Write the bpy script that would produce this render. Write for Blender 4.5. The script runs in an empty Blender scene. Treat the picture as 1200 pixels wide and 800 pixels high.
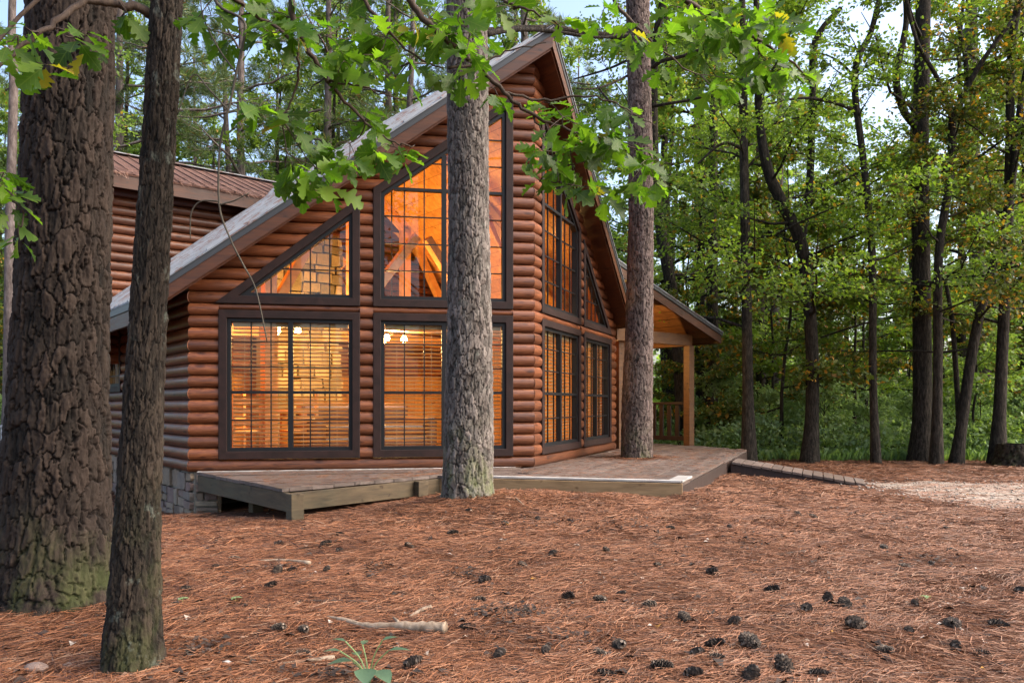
import bpy, math, random
import numpy as np
from mathutils import Vector
R = math.radians
rng = np.random.default_rng(7)
random.seed(7)
S = bpy.context.scene
COL = S.collection

# ------------------------------------------------------------------ camera and site
CZ = 1.15                      # eye height above the forest floor
cam_d = bpy.data.cameras.new('camera'); cam = bpy.data.objects.new('camera', cam_d); COL.objects.link(cam)
cam.location = (0, 0, CZ); cam.rotation_euler = (R(90), 0, 0)
cam_d.lens = 27.0; cam_d.sensor_width = 36.0; cam_d.shift_y = 74/1200; cam_d.clip_end = 2000; cam_d.clip_start = .05
S.camera = cam

def at(px, py, d):             # photo pixel at a depth in metres -> world point
    return np.array([(px-600)/900*d, d, CZ+(474-py)/900*d])

# ------------------------------------------------------------------ numpy noise
_lat = np.random.default_rng(3).random((256, 256))
def vnoise(x, y):
    x = np.asarray(x, float); y = np.asarray(y, float)
    xi = np.floor(x).astype(int); yi = np.floor(y).astype(int)
    fx = x-xi; fy = y-yi; fx = fx*fx*(3-2*fx); fy = fy*fy*(3-2*fy)
    a = _lat[xi & 255, yi & 255]; b = _lat[(xi+1) & 255, yi & 255]
    c = _lat[xi & 255, (yi+1) & 255]; d = _lat[(xi+1) & 255, (yi+1) & 255]
    return (a*(1-fx)+b*fx)*(1-fy)+(c*(1-fx)+d*fx)*fy
def fbm(x, y, o=4):
    s = 0; a = .5
    for k in range(o):
        s = s+a*vnoise(x*2**k+17*k, y*2**k+31*k); a *= .5
    return s
def pnoise(th, z, sc, vz, o, R0, octs=3):
    p = max(3, round(2*math.pi*R0*sc)); s = 0; a = .5
    for k in range(octs):
        q = p*2**k; x = th/(2*math.pi)*q; xi = np.floor(x).astype(int); fx = x-xi; fx = fx*fx*(3-2*fx); y = z*sc*vz*2**k+o*13+k*37; yi = np.floor(y).astype(int); fy = y-yi; fy = fy*fy*(3-2*fy)
        g = lambda i, j: _lat[(i % q+o*7+k*29) & 255, (j+(i % q)//256*53) & 255]
        s = s+a*((g(xi, yi)*(1-fx)+g(xi+1, yi)*fx)*(1-fy)+(g(xi, yi+1)*(1-fx)+g(xi+1, yi+1)*fx)*fy); a *= .5
    return s/(1-.5**octs)
def ground_z(x, y):
    x = np.asarray(x, float); y = np.asarray(y, float)
    z = .22*np.exp(-(((x-.6)/1.65)**2+((y-7.9)/1.7)**2)/2)
    z = z-.38*np.exp(-(((x+5.8)/2.2)**2+((y-11.4)/2.8)**2)/2)
    z = z+.10*np.exp(-(((x+2.55)/.55)**2+((y-4.3)/.6)**2)/2)
    z = z+.12*np.exp(-(((x+.46)/.45)**2+((y-7.55)/.45)**2)/2)
    z = z+.11*np.exp(-(((x-3.0)/.9)**2+((y-10.9)/1.3)**2)/2)
    z = z+(fbm(x*.8, y*.8, 3)-.44)*.07
    far = np.clip((np.hypot(x, y)-18)/30, 0, 1)
    return z+far*(fbm(x*.07+5, y*.07, 2)-.38)*1.2
def gz(x, y): return float(ground_z(np.array([x]), np.array([y]))[0])
def ground_at(px, py):         # where the sight line of a photo pixel meets the ground
    d = CZ*900/(py-474)
    for _ in range(12):
        d = max(2, min(60, (CZ-gz((px-600)/900*d, d))*900/(py-474)))
    return np.array([(px-600)/900*d, d, gz((px-600)/900*d, d)])

# ------------------------------------------------------------------ mesh helpers
class MB:
    """collects shapes, then links them as one mesh object"""
    def __init__(s): s.v = []; s.f = []; s.n = 0
    def add(s, V, F):
        V = [tuple(map(float, p)) for p in V]
        s.v += V; s.f += [tuple(int(i)+s.n for i in f) for f in F]; s.n += len(V); return s
    def box(s, c, size, M=None):
        x, y, z = [k/2 for k in size]
        V = np.array([(sx*x, sy*y, sz*z) for sz in (-1, 1) for sy in (-1, 1) for sx in (-1, 1)])
        if M is not None: V = V@np.asarray(M).T
        V = V+np.asarray(c)
        return s.add(V, [(0, 2, 3, 1), (4, 5, 7, 6), (0, 1, 5, 4), (2, 6, 7, 3), (0, 4, 6, 2), (1, 3, 7, 5)])
    def bar(s, p, q, w, h, up=(0, 0, 1)):
        p = np.asarray(p, float); q = np.asarray(q, float); d = q-p; L = np.linalg.norm(d); d /= L
        side = np.cross(d, up); side /= np.linalg.norm(side); u = np.cross(side, d)
        return s.box((p+q)/2, (L, w, h), np.column_stack([d, side, u]))
    def tube(s, path, rad, sides=8, cap=True):
        V, F = tube(path, rad, sides); s.add(V, F)
        if cap:
            n = len(V); s.f += [tuple(range(s.n-n+sides-1, s.n-n-1, -1)), tuple(range(s.n-sides, s.n))]
        return s
    def prism(s, poly, fn, n0, n1):      # polygon (w,z) -> solid between offsets n0..n1 through fn(w,n,z)
        k = len(poly)
        V = [fn(a, n1, b) for a, b in poly]+[fn(a, n0, b) for a, b in poly]
        F = [tuple(range(k)), tuple(range(2*k-1, k-1, -1))]+[(i, i+k, (i+1) % k+k, (i+1) % k) for i in range(k)]
        return s.add(V, F)
    def ring(s, po, pi, fn, n0, n1):     # frame between two polygons
        k = len(po)
        V = [fn(a, n1, b) for a, b in po]+[fn(a, n1, b) for a, b in pi]+[fn(a, n0, b) for a, b in po]+[fn(a, n0, b) for a, b in pi]
        F = []
        for i in range(k):
            j = (i+1) % k
            F += [(i, j, j+k, i+k), (i, i+2*k, j+2*k, j), (i+k, j+k, j+3*k, i+3*k), (i+2*k, i+3*k, j+3*k, j+2*k)]
        return s.add(V, F)
    def build(s, name, mat, parent=None, smooth=False, bevel=0):
        me = bpy.data.meshes.new(name); me.from_pydata(s.v, [], s.f); me.validate()
        import bmesh
        bm = bmesh.new(); bm.from_mesh(me); bmesh.ops.recalc_face_normals(bm, faces=bm.faces); bm.to_mesh(me); bm.free()
        return link(name, me, mat, parent, smooth, bevel)
def link(name, me, mat, parent=None, smooth=False, bevel=0):
    if mat: me.materials.append(mat)
    if smooth: me.polygons.foreach_set('use_smooth', np.ones(len(me.polygons), bool))
    o = bpy.data.objects.new(name, me); COL.objects.link(o)
    if parent: o.parent = parent
    if bevel:
        m = o.modifiers.new('edge', 'BEVEL'); m.width = bevel; m.segments = 2; m.limit_method = 'ANGLE'; m.harden_normals = False
    return o
def np_mesh(name, V, F, mat, parent=None, smooth=False, attr=None, uv=None):
    V = np.asarray(V, np.float32); F = np.asarray(F, np.int32); k = F.shape[1]
    me = bpy.data.meshes.new(name); me.vertices.add(len(V)); me.vertices.foreach_set('co', V.ravel())
    me.loops.add(F.size); me.loops.foreach_set('vertex_index', F.ravel())
    me.polygons.add(len(F)); me.polygons.foreach_set('loop_start', np.arange(0, F.size, k, dtype=np.int32))
    me.update(calc_edges=True)
    for nm, a in (attr or {}).items():
        t = me.attributes.new(nm, 'FLOAT', 'POINT'); t.data.foreach_set('value', np.asarray(a, np.float32))
    if uv is not None:
        l = me.uv_layers.new(name='UVMap'); l.data.foreach_set('uv', np.asarray(uv, np.float32)[F.ravel()].ravel())
    return link(name, me, mat, parent, smooth)
def frames(path):
    P = np.asarray(path, float); T = np.gradient(P, axis=0); T /= np.linalg.norm(T, axis=1)[:, None]+1e-9
    n = np.cross(T[0], (0, 0, 1)) if abs(T[0][2]) < .9 else np.cross(T[0], (0, 1, 0))
    n /= np.linalg.norm(n); N = []
    for t in T:
        n = n-t*np.dot(n, t); n /= np.linalg.norm(n)+1e-9; N.append(n)
    N = np.array(N); return P, T, N, np.cross(T, N)
def tube(path, rad, sides=8):
    P, T, N, B = frames(path); rad = np.broadcast_to(np.asarray(rad, float), (len(P),))
    a = np.arange(sides)*2*math.pi/sides
    V = (P[:, None]+rad[:, None, None]*(np.cos(a)[None, :, None]*N[:, None]+np.sin(a)[None, :, None]*B[:, None])).reshape(-1, 3)
    i = np.arange(len(P)-1)[:, None]*sides; j = np.arange(sides)[None]; j2 = (j+1) % sides
    F = np.stack([i+j, i+j2, i+sides+j2, i+sides+j], -1).reshape(-1, 4)
    return V, F
def smooth_path(pts, n=6):
    P = np.asarray(pts, float); out = []
    for i in range(len(P)-1):
        p0 = P[max(i-1, 0)]; p1 = P[i]; p2 = P[i+1]; p3 = P[min(i+2, len(P)-1)]
        for t in np.arange(n)/n:
            out.append(.5*((2*p1)+(-p0+p2)*t+(2*p0-5*p1+4*p2-p3)*t*t+(-p0+3*p1-3*p2+p3)*t**3))
    out.append(P[-1]); return np.array(out)

# ------------------------------------------------------------------ naming helpers
def tag(o, label=None, cat=None, group=None, kind=None):
    if label: o['label'] = label
    if cat: o['category'] = cat
    if group: o['group'] = group
    if kind: o['kind'] = kind
    return o
def empty(name, loc, label, cat, group=None, rz=0):
    o = bpy.data.objects.new(name, None); COL.objects.link(o); o.location = loc; o.rotation_euler = (0, 0, rz)
    o.empty_display_size = .1
    return tag(o, label, cat, group)
def dup(o, loc, rot=(0, 0, 0), sc=1., label=None, group=None):
    r = o.copy(); COL.objects.link(r); r.location = loc; r.rotation_euler = rot
    r.scale = (sc, sc, sc) if np.isscalar(sc) else sc
    if label: r['label'] = label
    if group: r['group'] = group
    for ch in o.children:
        c = ch.copy(); COL.objects.link(c); c.parent = r
        for g in ch.children:
            d = g.copy(); COL.objects.link(d); d.parent = c
    return r

# ------------------------------------------------------------------ materials
def new_mat(name):
    m = bpy.data.materials.new(name); m.use_nodes = True; nt = m.node_tree; nt.nodes.clear()
    out = nt.nodes.new('ShaderNodeOutputMaterial'); return m, nt, out
class NT:
    def __init__(s, name): s.m, s.t, s.out = new_mat(name)
    def n(s, typ, **kw):
        nd = s.t.nodes.new('ShaderNode'+typ)
        for k, v in kw.items():
            if k[0] == '_': setattr(nd, k[1:], v)
            else:
                key = int(k[1:]) if k[0] == 'i' and k[1:].isdigit() else k.replace('_', ' ')
                if isinstance(v, bpy.types.NodeSocket): s.t.links.new(v, nd.inputs[key])
                else: nd.inputs[key].default_value = v
        return nd
    def coord(s, kind='Object', scale=(1, 1, 1)):
        tc = s.n('TexCoord'); mp = s.n('Mapping'); s.t.links.new(tc.outputs[kind], mp.inputs['Vector']); mp.inputs['Scale'].default_value = scale
        return mp.outputs[0]
    def geo(s, scale=(1, 1, 1)):
        g = s.n('NewGeometry'); mp = s.n('Mapping'); s.t.links.new(g.outputs['Position'], mp.inputs['Vector']); mp.inputs['Scale'].default_value = scale
        return mp.outputs[0]
    def noise(s, vec, scale, detail=4, rough=.55, dist=0):
        return s.n('TexNoise', Vector=vec, Scale=scale, Detail=detail, Roughness=rough, Distortion=dist).outputs['Fac']
    def ramp(s, fac, stops, interp='LINEAR'):
        r = s.n('ValToRGB'); s.t.links.new(fac, r.inputs[0]); e = r.color_ramp.elements; r.color_ramp.interpolation = interp
        while len(e) > 1: e.remove(e[-1])
        for k, (p, c) in enumerate(stops):
            el = e[0] if k == 0 else e.new(p)
            el.position = p; el.color = (*c, 1) if len(c) == 3 else c
        return r.outputs[0]
    def mix(s, fac, a, b, mode='MIX'):
        nd = s.t.nodes.new('ShaderNodeMix'); nd.data_type = 'RGBA'; nd.blend_type = mode
        for i, v in ((0, fac), (6, a), (7, b)):
            if isinstance(v, bpy.types.NodeSocket): s.t.links.new(v, nd.inputs[i])
            elif i == 0: nd.inputs[0].default_value = v
            else: nd.inputs[i].default_value = (*v, 1)
        return nd.outputs[2]
    def math(s, op, a, b=0., clamp=False):
        nd = s.n('Math', _operation=op); nd.use_clamp = clamp
        for i, v in ((0, a), (1, b)):
            if isinstance(v, bpy.types.NodeSocket): s.t.links.new(v, nd.inputs[i])
            else: nd.inputs[i].default_value = v
        return nd.outputs[0]
    def hsv(s, col, h=.5, sat=1., v=1.):
        nd = s.n('HueSaturation')
        for k, x in (('Color', col), ('Hue', h), ('Saturation', sat), ('Value', v)):
            if isinstance(x, bpy.types.NodeSocket): s.t.links.new(x, nd.inputs[k])
            else: nd.inputs[k].default_value = x if k != 'Color' else (*x, 1)
        return nd.outputs[0]
    def island(s): return s.n('NewGeometry').outputs['Random Per Island']
    def attr(s, name): return s.n('Attribute', _attribute_name=name).outputs['Fac']
    def objrand(s): return s.n('ObjectInfo').outputs['Random']
    def pbr(s, col, rough=.6, bump=None, strength=.3, dist=.01, spec=.5, metal=0., coat=0.):
        p = s.n('BsdfPrincipled')
        for k, v in (('Base Color', col), ('Roughness', rough), ('Specular IOR Level', spec), ('Metallic', metal), ('Coat Weight', coat)):
            if isinstance(v, bpy.types.NodeSocket): s.t.links.new(v, p.inputs[k])
            else: p.inputs[k].default_value = (*v, 1) if k == 'Base Color' else v
        if bump is not None:
            b = s.n('Bump', Strength=strength, Distance=dist, Height=bump); s.t.links.new(b.outputs[0], p.inputs['Normal'])
        s.t.links.new(p.outputs[0], s.out.inputs[0]); return p

M = {}
def wood_mat(name, stops, grain=(1.2, 14, 14), rough=.45, spec=.5, bump=.25, coat=0., knots=True, islandvar=.35, dirt=None):
    t = NT(name); c = t.coord('Object', grain)
    n1 = t.noise(c, 2.2, 6, .6, .6); col = t.ramp(n1, stops)
    if knots:
        k = t.noise(t.coord('Object', (3, 6, 6)), 2.0, 2, .5); kk = t.ramp(k, [(.0, (1, 1, 1)), (.66, (1, 1, 1)), (.74, (.45, .4, .38))])
        col = t.mix(1., col, kk, 'MULTIPLY')
    v = t.math('ADD', t.math('MULTIPLY', t.island(), islandvar), 1-islandvar/2)
    col = t.hsv(col, .5, 1., v)
    if dirt:
        d = t.ramp(t.noise(t.coord('Object', (1, 1, 1)), 1.1, 5, .65), [(.42, (0, 0, 0)), (.68, (1, 1, 1))])
        col = t.mix(t.math('MULTIPLY', d, dirt[1]), col, dirt[0])
    r = t.math('ADD', t.math('MULTIPLY', n1, .3), rough-.15)
    t.pbr(col, r, n1, bump, .01, spec, 0, coat); M[name] = t.m; return t.m
# varnished logs: grain runs along each log, which is local x of the wall mesh' own frame or y for side walls
def log_mat(name):
    t = NT(name)
    c = t.coord('UV', (3.0, 30, 1)); n1 = t.noise(c, 1.6, 6, .62, .8)
    col = t.ramp(n1, [(.25, (.048, .012, .003)), (.5, (.150, .040, .009)), (.75, (.24, .075, .017))])
    k = t.n('TexVoronoi', Vector=t.coord('UV', (2.2, 7, 1)), Scale=1.0, Randomness=1.0).outputs['Distance']
    col = t.mix(1., col, t.ramp(k, [(0, (.2, .16, .15)), (.10, (.45, .38, .36)), (.17, (1, 1, 1))]), 'MULTIPLY')
    ck = t.noise(t.coord('UV', (.9, 38, 1)), 1.4, 3, .55, .3); col = t.mix(1., col, t.ramp(ck, [(.30, (.25, .22, .2)), (.36, (1, 1, 1))]), 'MULTIPLY')
    col = t.hsv(col, .5, .95, t.math('ADD', t.math('MULTIPLY', t.island(), .75), .58))
    w = t.ramp(t.noise(t.coord('Object', (1, 1, 1)), 1.6, 6, .7), [(.45, (0, 0, 0)), (.72, (1, 1, 1))])
    col = t.mix(t.math('MULTIPLY', w, .45), col, (.075, .030, .018))
    fine = t.noise(t.coord('UV', (8, 90, 1)), 2, 3, .6)
    t.pbr(col, t.math('ADD', t.math('MULTIPLY', n1, .25), .36), t.math('ADD', n1, fine), .35, .006, .4, 0, .2)
    M[name] = t.m
log_mat('log_stain')
wood_mat('soffit_wood', [(.3, (.055, .018, .008)), (.6, (.11, .036, .013)), (.8, (.16, .058, .02))], (14, 1.2, 14), .5)
wood_mat('fascia_wood', [(.3, (.036, .012, .004)), (.6, (.08, .025, .007)), (.85, (.125, .042, .013))], (1.0, 1.0, 12), .5)
wood_mat('trim_paint', [(.3, (.012, .006, .005)), (.7, (.028, .013, .011))], (3, 3, 3), .6, .25, .15, 0, False, .2)
wood_mat('porch_wood', [(.3, (.085, .033, .010)), (.6, (.15, .064, .019)), (.8, (.21, .095, .032))], (2, 2, 10), .55)
wood_mat('pine_panel', [(.3, (.40, .18, .045)), (.6, (.60, .31, .085)), (.85, (.70, .40, .13))], (5, 5, 1.0), .5, islandvar=.3)
wood_mat('pine_beam', [(.3, (.45, .2, .06)), (.7, (.66, .34, .12))], (3, 3, 3), .5)
wood_mat('rail_wood', [(.3, (.014, .007, .005)), (.7, (.036, .016, .011))], (8, 8, 1.5), .55)
wood_mat('deck_board', [(.25, (.055, .04, .034)), (.5, (.12, .09, .077)), (.8, (.20, .155, .135))], (5, 5, 5), .62, .4, .35, 0, False, .5, ((.10, .06, .04), .5))
wood_mat('deck_edge', [(.25, (.26, .24, .225)), (.7, (.44, .42, .40))], (2, 2, 2), .6, .4, .3, 0, False, .2)
wood_mat('deck_timber', [(.3, (.05, .036, .021)), (.6, (.105, .074, .042)), (.85, (.16, .115, .068))], (1.5, 1.5, 9), .7, .3, .35, 0, True, .2, ((.075, .08, .05), .5))
wood_mat('deck_timber_new', [(.3, (.19, .12, .06)), (.7, (.32, .21, .11))], (1.5, 1.5, 9), .7, .3, .3, 0, True, .2)
wood_mat('leather', [(.3, (.06, .025, .012)), (.7, (.12, .05, .025))], (4, 4, 4), .4, .5, .2, 0, False, .1)
wood_mat('dead_wood', [(.25, (.08, .05, .033)), (.5, (.23, .17, .12)), (.8, (.38, .31, .24))], (9, 9, 9), .75, .3, .5, 0, False, .2)
wood_mat('twig_bark', [(.3, (.035, .022, .016)), (.7, (.085, .058, .042))], (30, 30, 8), .8, .3, .5, 0, False, .2)
wood_mat('vine_bark', [(.3, (.03, .025, .018)), (.7, (.08, .068, .05))], (30, 30, 8), .8, .3, .5, 0, False, .2)

t = NT('sash_paint'); t.pbr((.007, .0075, .009), .5, spec=.3); M['sash_paint'] = t.m
t = NT('blind_slat'); t.pbr((.55, .40, .22), .5); M['blind_slat'] = t.m
t = NT('glass')
fr = t.n('LayerWeight', Blend=.5); tr = t.n('BsdfTransparent', Color=(.93, .95, .93, 1)); gl = t.n('BsdfGlossy', Color=(1, 1, 1, 1), Roughness=.01)
mx = t.n('MixShader', i0=t.math('ADD', t.math('MULTIPLY', t.math('POWER', fr.outputs['Facing'], 4.0), .9), .045, True), i1=tr.outputs[0], i2=gl.outputs[0]); t.t.links.new(mx.outputs[0], t.out.inputs[0]); M['glass'] = t.m
def emit(name, col, st):
    t = NT(name); e = t.n('Emission', Color=(*col, 1), Strength=st); t.t.links.new(e.outputs[0], t.out.inputs[0]); M[name] = t.m
emit('bulb_glow', (1, .62, .26), 40)
t = NT('galvanised'); c = t.coord('Object', (1, 1, 1))
n = t.noise(c, 2.0, 6, .65); st = t.noise(t.coord('Object', (1.5, 1.5, 1.5)), 3.2, 6, .7)
col = t.ramp(n, [(.3, (.14, .155, .175)), (.6, (.23, .245, .265)), (.8, (.33, .34, .355))])
pn = t.ramp(st, [(.50, (0, 0, 0)), (.60, (1, 1, 1))]); col = t.mix(t.math('MULTIPLY', pn, .8), col, (.13, .058, .036))
t.pbr(col, .5, t.math('ADD', n, pn), .3, .01, .5, 0); M['galvanised'] = t.m
t = NT('straw_roof'); n = t.noise(t.coord('Object', (1, 1, 1)), 2.2, 8, .75); f = t.noise(t.coord('Object', (1, 1, 1)), 40, 4, .7)
col = t.ramp(n, [(.3, (.08, .035, .024)), (.52, (.15, .066, .042)), (.68, (.21, .11, .075)), (.76, (.26, .25, .26))])
col = t.mix(.6, col, t.ramp(f, [(.35, (.3, .28, .28)), (.65, (1, 1, 1))]), 'MULTIPLY')
t.pbr(col, .85, f, .8, .02); M['straw_roof'] = t.m
t = NT('drip_edge'); t.pbr((.035, .038, .042), .45); M['drip_edge'] = t.m
t = NT('dark_iron'); t.pbr((.03, .022, .018), .4, metal=.5); M['dark_iron'] = t.m
t = NT('grey_box'); t.pbr(t.ramp(t.noise(t.coord(), 3), [(.3, (.24, .26, .28)), (.7, (.36, .38, .40))]), .55); M['grey_box'] = t.m
t = NT('fieldstone'); n = t.noise(t.coord(), 9, 6, .7); base = t.ramp(t.island(), [(0, (.16, .11, .08)), (.3, (.25, .19, .13)), (.55, (.20, .135, .115)), (.8, (.33, .26, .18)), (1, (.18, .15, .13))])
t.pbr(t.mix(.7, base, t.ramp(n, [(.3, (.5, .5, .5)), (.7, (1.2, 1.15, 1.1))]), 'MULTIPLY'), .85, n, .8, .02); M['fieldstone'] = t.m
t = NT('hearth_stone'); n = t.noise(t.coord(), 9, 6, .7); t.pbr(t.mix(.7, t.ramp(t.island(), [(0, (.10, .08, .05)), (.5, (.17, .135, .08)), (1, (.24, .19, .12))]), t.ramp(n, [(.3, (.5, .5, .5)), (.7, (1.2, 1.15, 1.1))]), 'MULTIPLY'), .85, n, .8, .02); M['hearth_stone'] = t.m
t = NT('mortar'); t.pbr((.22, .20, .17), .9, t.noise(t.coord(), 30), .5); M['mortar'] = t.m

def bark_mat(name, deep, mid, high, moss=(.06, .075, .02), mossamt=.5, lichen=0.):
    t = NT(name); h = t.attr('plate'); nf = t.noise(t.coord('Object', (1, 1, .45)), 26, 6, .7); nb = t.noise(t.coord('Object', (1, 1, .4)), 3.0, 4, .6)
    f = t.math('ADD', t.math('MULTIPLY', h, .85), t.math('MULTIPLY', t.math('SUBTRACT', nf, .5), .9))
    col = t.ramp(f, [(.12, deep), (.42, mid), (.85, high)])
    tn = t.attr('tone'); col = t.mix(t.math('MULTIPLY', tn, .35), col, tuple(x*y for x, y in zip(high, (.75, .6, .6))))
    col = t.hsv(col, .5, 1., t.math('ADD', t.math('MULTIPLY', nb, .7), t.math('ADD', t.math('MULTIPLY', t.math('FRACT', t.math('MULTIPLY', tn, 7.3)), .5), .38)))
    mo = t.math('MULTIPLY', t.attr('low'), t.ramp(t.noise(t.coord('Object', (1, 1, .6)), 5, 6, .7), [(.46, (0, 0, 0)), (.62, (1, 1, 1))]))
    col = t.mix(t.math('MULTIPLY', mo, mossamt), col, moss)
    if lichen:
        li = t.ramp(t.noise(t.coord('Object', (1, 1, .7)), 12, 5, .7), [(.60, (0, 0, 0)), (.68, (1, 1, 1))])
        col = t.mix(t.math('MULTIPLY', li, lichen), col, (.20, .23, .19))
    t.pbr(col, .9, nf, .7, .012, .25); M[name] = t.m
bark_mat('bark_dark_pine', (.0025, .002, .0016), (.0125, .009, .0066), (.037, .0265, .020))
bark_mat('bark_dark_oak', (.002, .002, .0015), (.010, .0075, .005), (.036, .027, .019), mossamt=.35, lichen=.25)
bark_mat('bark_grey_pine', (.010, .009, .008), (.062, .054, .046), (.185, .165, .147), (.13, .15, .06), .7, .25)
bark_mat('bark_red_pine', (.009, .006, .005), (.055, .040, .033), (.15, .118, .104), (.07, .08, .03), .9, .15)
t = NT('bark_mid'); n = t.noise(t.coord('Object', (1, 1, .22)), 30, 6, .75)
t.pbr(t.hsv(t.ramp(n, [(.34, (.005, .0045, .004)), (.48, (.026, .021, .016)), (.62, (.062, .050, .038)), (.74, (.11, .10, .082))]), .5, 1, t.math('ADD', t.math('MULTIPLY', t.objrand(), .5), .75)), .9, n, 1., .06, .2); M['bark_mid'] = t.m
t = NT('bark_pale'); n = t.noise(t.coord('Object', (1, 1, .35)), 10, 6, .75)
t.pbr(t.ramp(n, [(.3, (.045, .035, .03)), (.55, (.15, .12, .11)), (.75, (.26, .225, .21))]), .9, n, .8, .04, .2); M['bark_pale'] = t.m

def leaf_mat(name, stops, trans=.45, yellow=None, veins=False, tcol=(1.25, 1.3, .5)):
    t = NT(name); r = t.island(); col = t.ramp(r, stops)
    big = t.noise(t.geo(), .55, 3, .5); col = t.hsv(col, .5, 1., t.math('ADD', t.math('MULTIPLY', big, .9), .55))
    if yellow: col = t.mix(t.ramp(r, [(yellow[0], (0, 0, 0)), (yellow[0]+.004, (1, 1, 1))]), col, yellow[1])
    if veins:
        uv = t.n('SeparateXYZ', Vector=t.n('TexCoord').outputs['UV'])
        au = t.math('ABSOLUTE', uv.outputs[0]); mid = t.math('LESS_THAN', au, .018)
        ph = t.math('FRACT', t.math('MULTIPLY', t.math('SUBTRACT', uv.outputs[1], t.math('MULTIPLY', au, .9)), 6.0))
        v2 = t.math('LESS_THAN', ph, .09); vv = t.math('MAXIMUM', mid, v2)
        col = t.mix(t.math('MULTIPLY', vv, .35), col, (.16, .22, .045))
        sp = t.ramp(t.noise(t.geo(), 55, 3, .6), [(.70, (0, 0, 0)), (.74, (1, 1, 1))]); col = t.mix(t.math('MULTIPLY', sp, .6), col, (.10, .06, .015))
    p = t.n('BsdfPrincipled', Roughness=.48); p.inputs['Specular IOR Level'].default_value = .35
    t.t.links.new(col, p.inputs['Base Color'])
    tl = t.n('BsdfTranslucent', Color=t.mix(1., col, tcol, 'MULTIPLY'))
    mx = t.n('MixShader', i0=trans, i1=p.outputs[0], i2=tl.outputs[0]); t.t.links.new(mx.outputs[0], t.out.inputs[0]); M[name] = t.m
leaf_mat('leaf_oak', [(0, (.028, .060, .009)), (.5, (.066, .135, .016)), (1, (.128, .205, .024))], .55, (.975, (.22, .17, .02)), True, (1.6, 1.9, .55))
leaf_mat('leaf_wood', [(0, (.08, .15, .025)), (.5, (.135, .215, .038)), (1, (.20, .27, .055))], .55, (.965, (.30, .19, .03)))
leaf_mat('leaf_yellow', [(0, (.05, .075, .015)), (.5, (.095, .125, .025)), (1, (.15, .165, .03))], .4, (.86, (.38, .20, .03)))
leaf_mat('leaf_far', [(0, (.12, .20, .05)), (.5, (.18, .275, .075)), (1, (.26, .34, .11))], .55, (.97, (.36, .24, .06)))
leaf_mat('leaf_bush', [(0, (.17, .26, .11)), (.5, (.24, .35, .17)), (1, (.33, .44, .25))], .5)
leaf_mat('leaf_seedling', [(0, (.05, .10, .06)), (1, (.10, .16, .09))], .25)
leaf_mat('pine_needle', [(0, (.06, .10, .04)), (.5, (.11, .16, .065)), (1, (.17, .22, .09))], .4, (.96, (.25, .13, .05)))
leaf_mat('grass_blade', [(0, (.14, .24, .07)), (1, (.26, .38, .15))], .5)
# ================================================================== THE CABIN
P0 = np.array([.25, 10.2, .32]); RZ = R(39)
cabin = empty('log_cabin', P0, 'red brown log cabin with a glazed prow front, steep metal roof and lit windows', 'cabin', None, RZ)
cR, sR = math.cos(RZ), math.sin(RZ)
def loc2w(l, s, z): return np.array([P0[0]+l*cR-s*sR, P0[1]+l*sR+s*cR, P0[2]+z])
def w2loc(p):
    dx, dy = p[0]-P0[0], p[1]-P0[1]
    return np.array([dx*cR+dy*sR, -dx*sR+dy*cR, (p[2]-P0[2]) if len(p) > 2 else 0])
SH, CH = .8746, .4848
def facet(sx):
    return lambda w, n, z: (sx*(SH*w+CH*n), CH*w-SH*n, z)
def sidewall(sx):                       # w runs back along the house
    return lambda w, n, z: (sx*(3.717+n), w, z)
PITCH = .1486; WL = 4.25
class Logs:
    def __init__(s): s.V = []; s.F = []; s.U = []; s.n = 0
    def log(s, fn, z0, z1, wa, wb, bulge=.072, back=-.09):
        K = 9; a = np.arange(K)/(K-1)*math.pi
        zz = list((z0+z1)/2-(z1-z0)/2*np.cos(a)); nn = list(bulge*rng.uniform(.93, 1.06)*np.sin(a)**.70)
        zz = [z0]+zz+[z1]; nn = [back]+nn+[back]; k = K+2; off = rng.uniform(0, 50, 2)
        L = abs(wb((z0+z1)/2, 0)-wa((z0+z1)/2, 0)); C = max(2, int(L/.5)+1); rows = []
        jit = rng.normal(0, .0035, C)
        for c in range(C):
            for z, n in zip(zz, nn):
                A = wa(z, n); B = wb(z, n)
                if B < A: A = B = (A+B)/2
                w = A+(B-A)*c/(C-1); s.V.append(fn(w, n+(jit[c] if n > 0.01 else 0), z)); s.U.append((w+off[0], z+n+off[1]))
        b = s.n
        for c in range(C-1):
            for i in range(k):
                j = (i+1) % k; s.F.append((b+c*k+i, b+c*k+j, b+(c+1)*k+j, b+(c+1)*k+i))
        s.F.append(tuple(b+i for i in range(k))); s.F.append(tuple(b+(C-1)*k+i for i in range(k-1, -1, -1)))
        s.n += C*k
    def build(s, name, parent):
        me = bpy.data.meshes.new(name); me.from_pydata(s.V, [], s.F)
        import bmesh
        bm = bmesh.new(); bm.from_mesh(me); bmesh.ops.recalc_face_normals(bm, faces=bm.faces); bm.to_mesh(me); bm.free()
        l = me.uv_layers.new(name='UVMap'); vi = np.zeros(len(me.loops), np.int32); me.loops.foreach_get('vertex_index', vi)
        l.data.foreach_set('uv', np.asarray(s.U, np.float32)[vi].ravel())
        o = link(name, me, M['log_stain'], parent, True)
        m = o.modifiers.new('n', 'EDGE_SPLIT'); m.split_angle = R(50)
        return o
WA0, WA1, WB0, WB1 = .25, 2.06, 2.224, 3.934
wina = lambda z: (5.065-z)/.718
winb = lambda z: 3.98-(z-2.08)/.79
roofw = lambda z: (5.36-z)/.718
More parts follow.
